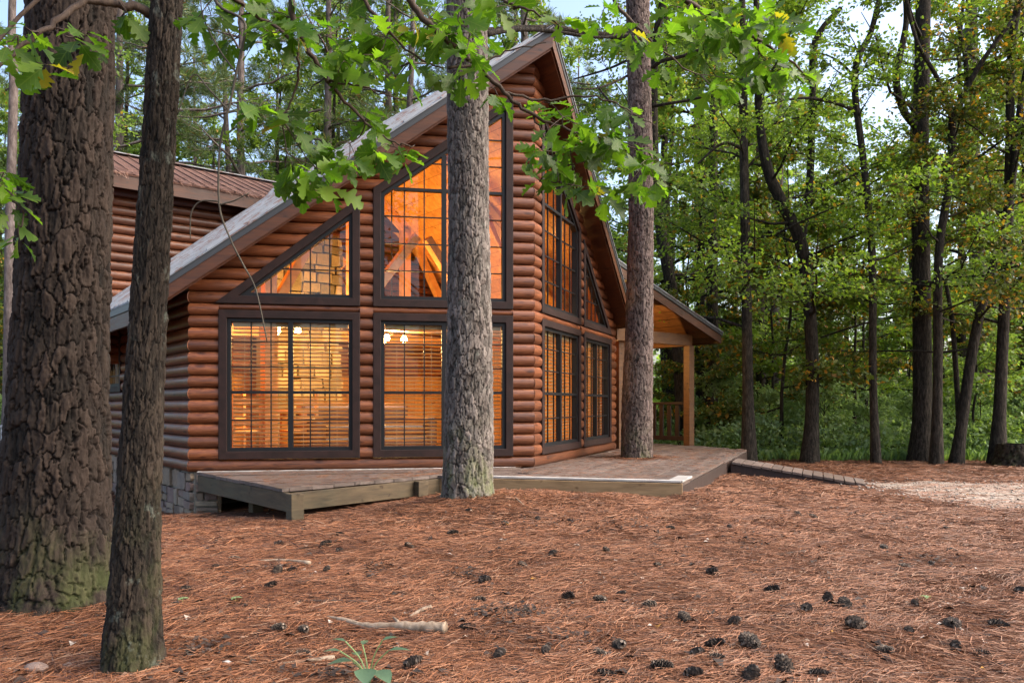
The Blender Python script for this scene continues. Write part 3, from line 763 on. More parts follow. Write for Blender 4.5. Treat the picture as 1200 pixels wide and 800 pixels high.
# sofa behind the second window
so = empty('sofa', loc2w(-.9, 2.9, 0), 'brown leather sofa inside the cabin behind the lower window blinds', 'sofa', None, RZ+R(180))
MB().box((0, 0, .22), (1.9, .85, .28)).build('base', M['leather'], so, bevel=.05)
MB().box((0, -.36, .55), (1.9, .24, .62)).build('backrest', M['leather'], so, bevel=.08)
for a in (-1, 1):
    MB().box((a*.95, 0, .36), (.24, .88, .56)).build('armrest', M['leather'], so, bevel=.07)
    MB().box((a*.43, .08, .44), (.82, .66, .18)).build('cushion', M['leather'], so, bevel=.05)
for a in (-1, 1):
    for b in (-1, 1): MB().box((a*.8, b*.32, .04), (.07, .07, .08)).build('leg', M['pine_beam'], so)
# dining table and chairs behind the left window
dt = empty('dining_table', loc2w(-2.45, 3.5, 0), 'honey pine dining table inside the cabin behind the left window blinds', 'table', None, RZ)
MB().box((0, 0, .75), (1.5, .9, .05)).build('tabletop', M['pine_beam'], dt, bevel=.01)
for a in (-1, 1):
    for b in (-1, 1): MB().box((a*.64, b*.36, .36), (.09, .09, .72)).build('leg', M['pine_beam'], dt)
def chair(l, s, rz, label):
    e = empty('dining_chair', loc2w(l, s, 0), label, 'chair', 'dining chairs inside the cabin', RZ+rz)
    MB().box((0, 0, .45), (.44, .42, .04)).build('seat', M['pine_beam'], e, bevel=.008)
    for a in (-1, 1):
        MB().box((a*.19, .19, .5), (.04, .04, 1.0)).build('leg', M['pine_beam'], e); MB().box((a*.19, -.18, .22), (.04, .04, .44)).build('leg', M['pine_beam'], e)
    mb = MB()
    for z in (.6, .74, .88): mb.box((0, .19, z), (.34, .025, .07))
    mb.build('backrest', M['pine_beam'], e)
chair(-2.8, 2.9, R(180), 'ladder back pine chair tucked at the dining table side facing the blinds')
chair(-2.0, 2.85, R(180), 'second ladder back pine chair on the window side of the table, nearer the sofa')
chair(-2.45, 4.15, 0, 'ladder back pine chair on the far side of the dining table')
# ================================================================== GROUND
def lines(dense0, dense1, step, far, grow=1.18):
    a = list(np.arange(dense0, dense1+1e-6, step)); s = step; hi = [a[-1]]; 
    while hi[-1] < far: s *= grow; hi.append(hi[-1]+s)
    s = step; lo = [a[0]]
    while lo[-1] > -far: s *= grow; lo.append(lo[-1]-s)
    return np.array(lo[:0:-1]+a+hi[1:])
gx = lines(-6, 8.5, .05, 600); gy = lines(2.4, 12.0, .045, 600)
X, Y = np.meshgrid(gx, gy, indexing='ij')
Z = ground_z(X, Y); near = np.clip(1-(np.hypot(X, Y)-14)/8, 0, 1)
Z = Z+near*((fbm(X*2.6, Y*2.6, 2)-.37)*.075)
nx, ny = X.shape; i = np.arange(nx-1)[:, None]*ny+np.arange(ny-1)[None]
F = np.stack([i, i+ny, i+ny+1, i+1], -1).reshape(-1, 4)
wild = np.clip((Y+(fbm(X*.5, Y*.5, 3)-.44)*3-15.6)/1.2, 0, 1)
wild = np.maximum(wild, np.clip((-X-7.5-Y*.05)/2, 0, 1)*np.clip((Y-13)/3, 0, 1))
t = NT('pine_straw_ground')
g = t.geo(); n1 = t.noise(g, 1.3, 6, .65); n2 = t.noise(g, 14, 6, .75); n3 = t.noise(t.geo((1, 2.5, 1)), 70, 4, .7, .5)
col = t.ramp(n2, [(.25, (.02, .010, .007)), (.42, (.075, .034, .02)), (.6, (.17, .078, .044)), (.78, (.28, .15, .09))])
col = t.mix(.75, col, t.ramp(n3, [(.3, (.35, .3, .28)), (.55, (.9, .85, .82)), (.75, (1.35, 1.3, 1.3))]), 'MULTIPLY')
col = t.mix(t.math('MULTIPLY', t.ramp(n1, [(.5, (0, 0, 0)), (.72, (1, 1, 1))]), .22), col, (.12, .07, .05))
wl = t.attr('wild'); wcol = t.ramp(t.noise(g, 6, 6, .7), [(.3, (.03, .035, .012)), (.55, (.07, .09, .025)), (.75, (.13, .10, .05))])
col = t.mix(wl, col, wcol)
t.pbr(col, .9, t.math('ADD', n2, n3), .9, .03, .2); 
gr = np_mesh('forest_ground', np.stack([X, Y, Z], -1).reshape(-1, 3), F, t.m, None, True, {'wild': wild.ravel()}); tag(gr, kind='structure')
def gz2(x, y):
    x = np.asarray(x); y = np.asarray(y); nr = np.clip(1-(np.hypot(x, y)-14)/8, 0, 1)
    return ground_z(x, y)+nr*((fbm(x*2.6, y*2.6, 2)-.37)*.075)

# pale gravel drive on the right
def drive(x):
    x = np.asarray(x); return 11.25-1.3*np.clip(x-4.4, 0, 2.0)-.02*(x-4.4), .40+1.3*np.clip((x-4.2)/1.0, 0, 2.1)
uu = np.linspace(0, 1, 150); vv = np.linspace(0, 1, 90); U, Vv = np.meshgrid(uu, vv, indexing='ij')
gx_ = 4.2+U*22; cen, half = drive(gx_)
gy_ = cen+(Vv-.5)*2*half
edge = np.minimum(np.minimum(U*9, (1-U)*9), (1-np.abs(Vv-.5)*2)*half/.9); edge = np.clip(edge, 0, 1)
t = NT('gravel'); g = t.geo(); vo = t.n('TexVoronoi', Vector=g, Scale=38.); n = t.noise(g, 2.2, 6, .7); ne = t.noise(t.geo((.6, 2.4, 1)), 2.0, 6, .7)
gc = t.ramp(vo.outputs['Color'], [(.2, (.17, .14, .115)), (.5, (.29, .245, .20)), (.8, (.40, .35, .30))])
gc = t.mix(t.math('MULTIPLY', t.ramp(ne, [(.42, (0, 0, 0)), (.6, (1, 1, 1))]), .75), gc, (.25, .115, .07))
nd = t.ramp(t.noise(g, 20, 5, .75), [(.3, (.03, .014, .009)), (.5, (.12, .052, .029)), (.75, (.24, .12, .07))])
msk = t.math('GREATER_THAN', t.math('ADD', t.attr('edge'), t.math('MULTIPLY', t.noise(g, 5, 6, .75), .9)), .83)
t.pbr(t.mix(msk, nd, gc), .9, vo.outputs['Distance'], .8, .02, .2)
i = np.arange(149)[:, None]*90+np.arange(89)[None]
gv = np_mesh('gravel_drive', np.stack([gx_, gy_, gz2(gx_, gy_)+.012*edge-.004], -1).reshape(-1, 3), np.stack([i, i+90, i+91, i+1], -1).reshape(-1, 4), t.m, None, True, {'edge': edge.ravel()}); tag(gv, kind='structure')

# pine straw: single fallen needles
def norm(a): return a/(np.linalg.norm(a, axis=-1, keepdims=True)+1e-9)
def needles(n, d0, d1, power, wid, ln, name, lift):
    q = rng.random(n); d = (d0**power+(d1**power-d0**power)*q)**(1/power); x = (rng.random(n)-.5)*1.5*d
    keep = (d < 16.2)
    for c, r_ in (((1.93, 11.95), .0),): pass
    L = rng.uniform(ln[0], ln[1], n); a = rng.uniform(0, math.pi, n)*.75+fbm(x*1.1, d*1.1, 2)*9
    cz = gz2(x, d); pil = np.clip(fbm(x*2.6+40, d*2.6, 3)*2.4-.95, 0, 1)
    z = cz+.004+rng.random(n)**1.4*.016+rng.random(n)**2*lift*pil; tilt = rng.normal(0, .10, n)*(1+pil)
    bend = rng.normal(0, .22, n); W = wid*rng.uniform(.7, 1.4, n)
    Vs = []; sgn = np.where(np.cos(a) > 0, -1., 1.)*rng.uniform(.6, 1.9, n)*np.where(rng.random(n) < .8, 1, -1)
    for k, s in enumerate((-.5, -.17, .17, .5)):
        aa = a+bend*s*2; px = x+np.cos(aa)*L*s; py = d+np.sin(aa)*L*s; pz = z+tilt*L*s
        pz = np.maximum(pz, gz2(px, py)+.004)
        ww = W*(1. if k < 3 else .4); ox, oy = -np.sin(aa)*ww, np.cos(aa)*ww
        Vs += [np.stack([px-ox, py-oy, pz+np.maximum(sgn, 0)*W], -1), np.stack([px+ox, py+oy, pz+np.maximum(-sgn, 0)*W], -1)]
    V = np.stack(Vs, 1)
    # leave the deck, the ramp, the house and the gravel clear
    ok = np.ones(n, bool)
    hx, hy = x-P0[0], d-P0[1]; lx = hx*cR+hy*sR; ly = -hx*sR+hy*cR
    ok &= ~((np.abs(lx) < 3.75) & (ly > -.0) & (ly > .5543*np.abs(lx)-.05))
    def inpoly(poly):
        r_ = np.zeros(n, bool)
        for i in range(len(poly)):
            (x1, y1), (x2, y2) = poly[i], poly[i-1]
            r_ ^= ((y1 > d) != (y2 > d)) & (x < (x2-x1)*(d-y1)/(y2-y1+1e-12)+x1)
        return r_
    ok &= ~inpoly([L0, c1, c2, c3, c4, c5, c6, tuple(h2), tuple(h1), PP])
    ok &= ~inpoly([tuple(ra), tuple(ra+rdir*RLn), tuple(rb+rdir*RLn), tuple(rb)])
    U_ = (x-4.2)/22; cen, hf = drive(x); on = (U_ > .01) & (np.abs(d-cen) < hf*.9); ok &= ~(on & (rng.random(n) < .86))
    V = V[ok]; m = len(V)
    b = np.arange(m)[:, None]*8; F = np.concatenate([b+np.array([[0, 2, 3, 1]]), b+np.array([[2, 4, 5, 3]]), b+np.array([[4, 6, 7, 5]])], 0)
    o = np_mesh(name, V.reshape(-1, 3), F, M['needle_brown']); return o
t = NT('needle_brown'); r = t.island()
col = t.ramp(r, [(0, (.036, .014, .008)), (.25, (.108, .041, .019)), (.6, (.186, .070, .029)), (.88, (.25, .105, .050)), (1, (.26, .155, .098))])
col = t.hsv(col, .5, 1, t.math('ADD', t.math('MULTIPLY', t.noise(t.geo(), 2.2, 4, .6), .5), .76))
t.pbr(col, .6, spec=.3); M['needle_brown'] = t.m
tag(needles(150000, 2.7, 8.5, 1.15, .0010, (.09, .18), 'pine_straw', .035), 'reddish brown carpet of fallen pine needles over the forest floor', 'pine straw', kind='stuff')
tag(needles(85000, 6.0, 17, 1.3, .0021, (.10, .20), 'pine_straw', .04), 'thin farther spread of brown fallen needles by the deck and the drive', 'pine straw', kind='stuff')

# needles that have blown onto the deck
V = []
for k in range(3600):
    if k < 900: a_ = rng.uniform(0, 6.28); r_ = .27+abs(rng.normal(0, .22)); x = 1.93+r_*math.cos(a_); y = 11.95+r_*math.sin(a_)
    elif k < 2900: u_, v_ = rng.random(2); q = (np.array(c3)*(1-u_)+np.array(c4)*u_)*(1-v_)+(np.array(Rc)*(1-u_)+np.array(c5)*u_)*v_; x, y = q
    else: u_, v_ = rng.random(2); q = (np.array(L0)*(1-u_)+P0[:2]*u_)*(1-v_)+(np.array(c1)*(1-u_)+np.array(c2)*u_)*v_; x, y = q
    L_ = rng.uniform(.06, .16); t_ = rng.uniform(0, 6.28); e_ = np.array([math.cos(t_)*L_, math.sin(t_)*L_, rng.uniform(0, .012)]); s_ = np.array([-math.sin(t_), math.cos(t_), .5])*.0022; p_ = np.array([x, y, DZ+.008+rng.random()*.006])
    V.append([p_-s_, p_+s_, p_+e_+s_*.5, p_+e_-s_*.5])
tag(np_mesh('deck_straw', np.array(V).reshape(-1, 3), np.arange(len(V))[:, None]*4+np.array([[0, 1, 2, 3]]), M['needle_brown']), 'loose brown pine needles blown over the deck boards', 'pine straw', kind='stuff')

# fallen leaves and bark chips
def litter(n, d0, d1, size, name, mat, label):
    d = d0+(d1-d0)*rng.random(n)**1.3; x = (rng.random(n)-.5)*1.45*d; keep = ~((np.abs((x+1.2)) < 1.5) & (d > 7.3)) & ~((x > -1.2) & (x < 4.5) & (d > 7.9)) & ~((x < -2) & (d > 9)); x, d = x[keep], d[keep]; n = len(x)
    s = size*rng.uniform(.4, 1.4, n); a = rng.uniform(0, 6.28, n); z = gz2(x, d)+.012
    pr = [(-.6, 0, 0), (-.1, -.35, .18), (.6, 0, .05), (.05, .38, .22)]
    V = np.stack([np.stack([x+s*(p*np.cos(a)-q*np.sin(a)), d+s*(p*np.sin(a)+q*np.cos(a)), z+s*h*rng.uniform(.3, 2, n)], -1) for p, q, h in pr], 1)
    F = np.arange(n)[:, None]*4+np.array([[0, 1, 2, 3]])
    return tag(np_mesh(name, V.reshape(-1, 3), F, mat), label, 'litter', kind='stuff')
t = NT('litter_leaf'); t.pbr(t.ramp(t.island(), [(0, (.05, .03, .02)), (.45, (.16, .09, .055)), (.7, (.30, .20, .13)), (.86, (.36, .30, .25)), (.97, (.42, .36, .31)), (.985, (.45, .22, .03))]), .7); M['litter_leaf'] = t.m
litter(1500, 2.8, 13, .035, 'leaf_litter', M['litter_leaf'], 'scattered dry leaf scraps and bark chips lying on the pine straw')
t = NT('dark_duff'); t.pbr(t.ramp(t.island(), [(0, (.012, .008, .006)), (1, (.06, .035, .025))]), .9); M['dark_duff'] = t.m
litter(900, 2.8, 11, .05, 'bark_litter', M['dark_duff'], 'dark rotting bark scraps strewn among the fallen needles')
# dark rotten hollows where the straw has been scratched away
V = []
for px_, py_, rx_, ry_, n_ in ((598, 722, .22, .16, 170), (370, 792, .16, .10, 80), (230, 764, .12, .10, 70), (660, 752, .14, .10, 60), (1090, 662, .14, .16, 60), (440, 668, .12, .14, 60), (735, 618, .22, .2, 70), (655, 613, .2, .2, 60), (548, 675, .12, .12, 50), (1010, 606, .3, .3, 70), (880, 640, .2, .2, 50), (320, 668, .16, .12, 60)):
    q = ground_at(px_, py_)
    for k in range(n_):
        x = q[0]+rng.normal(0, rx_*.6); y = q[1]+rng.normal(0, ry_*.6); s = rng.uniform(.008, .03); t_ = rng.uniform(0, 6.28); z = float(gz2(x, y))+.012+rng.random()*.03; o_ = np.array([x, y, z])
        V.append([o_+s*np.array([math.cos(t_+w_)*r__, math.sin(t_+w_)*r__, h_]) for w_, r__, h_ in ((0, .8, rng.uniform(-.1, .4)), (1.7, .5, rng.uniform(0, .6)), (3.1, .9, 0), (4.6, .4, rng.uniform(0, .5)))])
tag(np_mesh('duff_clumps', np.array(V).reshape(-1, 3), np.arange(len(V))[:, None]*4+np.array([[0, 1, 2, 3]]), M['dark_duff']), 'dark clumps of rotten bark and duff in scratched hollows of the straw', 'litter', kind='stuff')
# pebbles on the drive
n = 6500; px = 4.6+rng.random(n)**.8*14; cen, hf = drive(px); py = cen+(rng.random(n)-.5)*1.9*hf
s = rng.uniform(.006, .020, n); base = np.stack([px, py, gz2(px, py)+.012], -1)
oc = np.array([(1, 0, 0), (0, 1, 0), (-1, 0, 0), (0, -1, 0), (0, 0, .7), (0, 0, -.7)])
V = base[:, None]+oc[None]*s[:, None, None]*rng.uniform(.6, 1.3, (n, 6, 1)); f = np.array([(0, 1, 4), (1, 2, 4), (2, 3, 4), (3, 0, 4), (1, 0, 5), (2, 1, 5), (3, 2, 5), (0, 3, 5)])
t = NT('pebble'); t.pbr(t.ramp(t.island(), [(0, (.15, .12, .10)), (.5, (.27, .235, .20)), (1, (.42, .38, .34))]), .85); M['pebble'] = t.m
tag(np_mesh('gravel_stones', V.reshape(-1, 3), (np.arange(n)[:, None, None]*6+f[None]).reshape(-1, 3), M['pebble']), 'loose pale gravel stones on the drive at the right', 'gravel', kind='stuff')

# ================================================================== PINE CONES
t = NT('cone_scale'); t.pbr(t.ramp(t.island(), [(0, (.014, .010, .007)), (.55, (.046, .030, .021)), (.88, (.12, .085, .06)), (1, (.21, .165, .13))]), .8); M['cone_scale'] = t.m
def cone_mesh(op, seed, L=.105):
    r_ = np.random.default_rng(seed); V = []; F = []
    core = tube([(0, 0, z) for z in np.linspace(0, L, 6)], [.008, .014, .013, .010, .007, .003], 8); V.append(core[0]); F.append(core[1]); n = len(core[0])
    N = 95
    for k in range(N):
        tt = (k+.5)/N; a = k*2.39996; z = L*tt*.97; prof = math.sin(math.pi*min(1, (tt*.86+.12)))**.7
        le = (.030*op+.012)*prof*r_.uniform(.85, 1.1); w = .0105*(prof+.25); up = (.25+.9*tt)*(1.7-op)
        rd = np.array([math.cos(a), math.sin(a), 0]); td = np.array([-math.sin(a), math.cos(a), 0]); dr = rd*math.cos(up)+np.array([0, 0, 1])*math.sin(up); nn = np.cross(dr, td)
        b = np.array([0, 0, z])+rd*.007; m = b+dr*le*.75; e = b+dr*le
        V.append(np.array([b-td*w*.35, b+td*w*.35, m+td*w, m-td*w, e+nn*-.004, m+nn*.006])); F.append(np.array([(0, 1, 2, 3), (3, 2, 4, 4), (0, 3, 5, 5), (1, 5, 2, 2), (3, 4, 5, 5), (4, 2, 5, 5)])+n); n += 6
    return np.concatenate(V), np.concatenate(F)
cones = []
for k, op in enumerate((1.0, .75, .5)):
    V, F = cone_mesh(op, k); V = V[:, [2, 0, 1]]-np.array([.05, 0, 0]); V[:, 2] *= .85
    me = bpy.data.meshes.new('pine_cone'); me.from_pydata(V.tolist(), [], [tuple(dict.fromkeys(f)) for f in F.tolist()]); me.materials.append(M['cone_scale']); cones.append(me)
named = [
 (1003, 733, 1.15, 0, 'upright open pine cone with a pale leaf scrap behind it, right foreground'),
 (945, 714, .95, 1, 'round dark pine cone, lowest of a close group of three on the right'),
 (970, 701, 1.05, 1, 'dark pine cone on top left of the close trio, right of centre'),
 (990, 706, 1.0, 0, 'dark pine cone lying right against its neighbour in the trio'),
 (919, 778, 1.15, 0, 'large open pine cone by the bottom edge, between centre and right'),
 (878, 751, 1.2, 0, 'large grey tipped pine cone with lighter scales, lower right'),
 (861, 725, 1.0, 2, 'half sunken pine cone just above the large grey tipped cone'),
 (802, 720, .95, 1, 'pine cone with a straw needle leaning across it'),
 (835, 668, .9, 1, 'lone round dark pine cone right of centre on bare straw'),
 (568, 679, .95, 1, 'lone round pine cone a little left of the ground centre'),
 (549, 735, .9, 2, 'flat grey pine cone beyond the broken branch end'),
 (855, 617, .85, 2, 'small grey pine cone in front of the deck corner'),
 (1116, 644, .9, 1, 'small dark pine cone below the gravel drive edge'),
 (1116, 729, 1.05, 0, 'open pine cone far right, left one of a wide pair'),
 (1170, 728, 1.05, 2, 'flattened pine cone far right, right one of a wide pair'),
 (1120, 757, 1.1, 2, 'wide dark pine cone below the far right pair'),
 (1035, 760, 1.05, 2, 'dark pine cone below a whitish leaf at the lower right'),
 (1072, 709, .8, 2, 'small flat pine cone between the trio and the far right pair'),
 (1195, 690, 1.0, 1, 'pine cone cut by the right picture edge'),
 (316, 688, .9, 1, 'round dark pine cone right of the slender dark trunk'),
 (325, 668, 1.0, 0, 'cluster pine cone with spread scales beside a small dark twig'),
 (382, 668, .95, 2, 'spread pine cone alone above the fallen stick'),
 (326, 740, .95, 2, 'half buried pine cone left of the broken branch tip'),
 (355, 741, .9, 2, 'dark pine cone touching the broken branch tip'),
 (484, 780, 1.1, 2, 'long pine cone right of the green seedling'),
 (725, 755, 1.1, 2, 'grey brown pine cone at the lower middle'),
 (775, 780, 1.0, 1, 'round dark pine cone close to the bottom edge, middle'),
 (813, 788, 1.0, 2, 'partly hidden pine cone touching the bottom edge, middle'),
 (703, 700, .9, 1, 'left cone of a loose pair in the ground centre'),
 (727, 693, .8, 2, 'right smaller cone of a loose pair in the ground centre'),
 (648, 649, .9, 1, 'small round cone in the straw before the deck edge, left one'),
 (711, 644, .85, 2, 'small round cone in the straw before the deck edge, right one'),
 (585, 765, 1.0, 2, 'dark crumbling cone low between seedling and centre'),
 (838, 753, 1.0, 2, 'brown cone tucked left of the large grey tipped cone'),
]
k0 = {}
for (px, py, sc, ty, lab) in named:
    p = ground_at(px, py+5); o = bpy.data.objects.new('pine_cone', cones[ty]); COL.objects.link(o)
    sc *= .92; o.location = (p[0], p[1], float(gz2(p[0], p[1]))+.026*sc); o.rotation_euler = (rng.uniform(0, 6.28), rng.uniform(-.35, .35), rng.uniform(0, 6.28)); o.scale = (sc,)*3
    tag(o, lab, 'pine cone', 'pine cones on the forest floor')
small = [(327, 633), (383, 636), (399, 644), (342, 666), (437, 676), (355, 763), (400, 625), (613, 661), (785, 618), (772, 660), (617, 715), (703, 763), (817, 764), (840, 768), (880, 790), (712, 790), (1092, 662), (948, 600), (953, 603), (935, 601), (1110, 616), (1065, 740), (218, 687), (223, 762), (273, 655), (252, 662), (550, 604), (592, 612), (630, 606), (668, 611), (1045, 612), (1035, 642), (905, 690), (690, 620), (665, 700), (1150, 765), (960, 786), (760, 705), (640, 760), (530, 625), (480, 640), (1060, 665), (560, 700)]
for (px, py) in small:
    p = ground_at(px, py+4); o = bpy.data.objects.new('pine_cone', cones[rng.integers(0, 3)]); COL.objects.link(o); sc = rng.uniform(.65, .95)
    o.location = (p[0], p[1], float(gz2(p[0], p[1]))+.019*sc); o.rotation_euler = (rng.uniform(0, 6.28), rng.uniform(-.4, .4), rng.uniform(0, 6.28)); o.scale = (sc,)*3
    tag(o, 'small dull brown pine cone half sunk in the pine straw', 'pine cone', 'pine cones half sunk in the straw')

# ================================================================== FALLEN WOOD, SEEDLING, STONES
def fallen(name, pts, rad, mat, label, cat, extra=None):
    P = np.array([ground_at(a, b) for a, b in pts]); P[:, 2] = gz2(P[:, 0], P[:, 1])+np.asarray(rad)*.8+.006
    P = smooth_path(P, 5); rr = np.interp(np.linspace(0, 1, len(P)), np.linspace(0, 1, len(rad)), rad)*rng.uniform(.85, 1.15, len(P))
    mb = MB().tube(P-P[0], rr, 10)
    for e in extra or []:
        Q = np.array([ground_at(a, b) for a, b in e[0]]); Q[:, 2] = gz2(Q[:, 0], Q[:, 1])+np.array(e[1])+.012; mb.tube(Q-P[0], e[2], 7)
    o = mb.build(name, mat, None, True); o.location = P[0]; return tag(o, label, cat)
fallen('broken_branch', [(383, 726), (405, 731), (430, 737), (468, 741), (500, 744), (522, 746)], [.005, .015, .020, .023, .029, .034], M['dead_wood'], 'pale debarked broken branch lying on the straw behind the green seedling', 'branch', [([(468, 741), (466, 736), (461, 731)], (.012, .018, .022), [.012, .009, .005])])
fallen('stick', [(338, 708), (385, 709), (430, 711)], [.006, .011, .014], M['twig_bark'], 'dark barky stick lying just above the pale broken branch', 'stick')
fallen('stick', [(480, 726), (494, 721), (505, 719)], [.006, .012, .014], M['dead_wood'], 'short pale stick piece right of the branch fork', 'stick')
fallen('stick', [(298, 659), (330, 658), (363, 663)], [.008, .014, .018], M['dead_wood'], 'greyish weathered stick lying farther back on the left', 'stick')
fallen('stick', [(340, 686), (362, 685), (384, 686)], [.005, .008, .006], M['twig_bark'], 'thin dark twig beside the round cone on the left', 'stick')
fallen('stick', [(862, 650), (905, 652), (944, 649)], [.006, .010, .010], M['twig_bark'], 'thin dark stick lying in front of the deck corner on the right', 'stick')
fallen('stick', [(577, 552), (600, 578), (615, 590)], [.006, .006, .004], M['dead_wood'], 'bent thin stick leaning by the foot of the central pine', 'stick')
fallen('stick', [(325, 782), (362, 776), (392, 772)], [.006, .010, .012], M['dead_wood'], 'whitish stick running under the green seedling', 'stick')
fallen('stick', [(345, 643), (372, 640)], [.004, .006], M['twig_bark'], 'tiny dark twig pointing at a cone on the far left straw', 'stick')
fallen('stick', [(730, 798), (732, 788)], [.006, .005], M['twig_bark'], 'short dark twig poking up at the bottom edge', 'stick')
def stone(px, py, s, col, label):
    p = ground_at(px, py); V, F = tube([(0, 0, z) for z in np.linspace(-.5, .5, 7)], .5*np.sin(np.linspace(.25, math.pi-.25, 7)), 10)
    V = V*np.array([s*1.6, s, s*.7])*(1+.25*(vnoise(V[:, :1]*5+px, V[:, 1:2]*5+V[:, 2:]*7)-.5)); mb = MB(); mb.add(V, F); mb.f += [tuple(range(9, -1, -1)), tuple(range(len(V)-10, len(V)))]
    o = mb.build('stone', M[col], None, True); o.location = (p[0], p[1], float(gz2(p[0], p[1]))+s*.2); tag(o, label, 'stone')
stone(42, 783, .07, 'fieldstone', 'pale flat stone in the straw at the lower left edge')
stone(80, 776, .04, 'fieldstone', 'small grey stone beside the flat stone at the lower left')
stone(265, 780, .035, 'deck_edge', 'small white chip right of the slender dark trunk foot')
# seedling
def ovate(mb, base, d, up, L, wd, curl=.2):
    d = norm(np.asarray(d, float)); s = norm(np.cross(d, up)); u = np.cross(s, d); tt = [0, .15, .35, .6, .82, 1]; ww = [.05, .55, 1, .85, .45, .02]; n = len(tt)
    V = []
    for t_, w_ in zip(tt, ww):
        c = np.asarray(base)+d*L*t_-u*curl*L*t_*t_
        V += [c-s*wd*w_+u*wd*w_*.25, c, c+s*wd*w_+u*wd*w_*.25]
    mb.add(V, [(3*i+j, 3*i+j+1, 3*i+j+4, 3*i+j+3) for i in range(n-1) for j in (0, 1)])
sp = ground_at(432, 806); se = empty('seedling', sp, 'broad leaved green seedling in the bottom foreground before the broken branch', 'seedling')
mb = MB(); stm = MB()
tgt = [(428, 783, .18, (.2, -1, -.1), .105, .045), (442, 785, .17, (.7, -.8, -.1), .10, .04), (413, 774, .20, (-1, -.2, .1), .10, .03), (398, 762, .22, (-1, .1, .1), .07, .016), (455, 762, .22, (1, .2, .15), .09, .02), (448, 750, .24, (.8, .6, .2), .075, .016), (405, 751, .24, (-1, .5, .2), .07, .013), (425, 755, .22, (.1, 1, .2), .06, .016), (420, 768, .2, (-.4, .8, .1), .07, .022)]
for px, py, h, d, L, wd in tgt:
    dd = sp[1]+rng.uniform(-.02, .05); q = at(px, py, dd)-sp; 
    stm.tube(smooth_path([(0, 0, 0), (q[0]*.3, q[1]*.3, max(.02, q[2]*.6)), q], 4), .0025, 5); ovate(mb, q, d, (0, 0, 1), L, wd)
mb.build('leaves', M['leaf_seedling'], se, True); stm.build('stem', M['leaf_bush'], se)
for px, py, lab in ((214, 706, 'tiny green sprout right of the slender dark trunk'), (276, 707, 'tiny three leaf sprout left of the dark stick'), (1085, 706, 'tiny pale sprout in the right ground')):
    p = ground_at(px, py); mb = MB()
    for a in (0.3, 2.4, 4.4): ovate(mb, (0, 0, .03), (math.cos(a), math.sin(a), .1), (0, 0, 1), .035, .014)
    mb.tube([(0, 0, -.01), (0, 0, .031)], .0015, 4)
    o = mb.build('sprout', M['leaf_bush'], None, True); o.location = (p[0], p[1], float(gz2(p[0], p[1]))); tag(o, lab, 'sprout')
# grey utility pedestal left of the big trunk
pd = at(11, 566, 14.0); pd[2] = gz(pd[0], pd[1]); pe = empty('utility_pedestal', pd, 'grey metal utility pedestal standing left of the big trunk', 'pedestal', None, R(25))
MB().box((0, 0, .4), (.24, .2, .8)).build('body', M['grey_box'], pe, bevel=.01); MB().box((0, 0, .825), (.27, .23, .05)).build('cap', M['grey_box'], pe, bevel=.012)
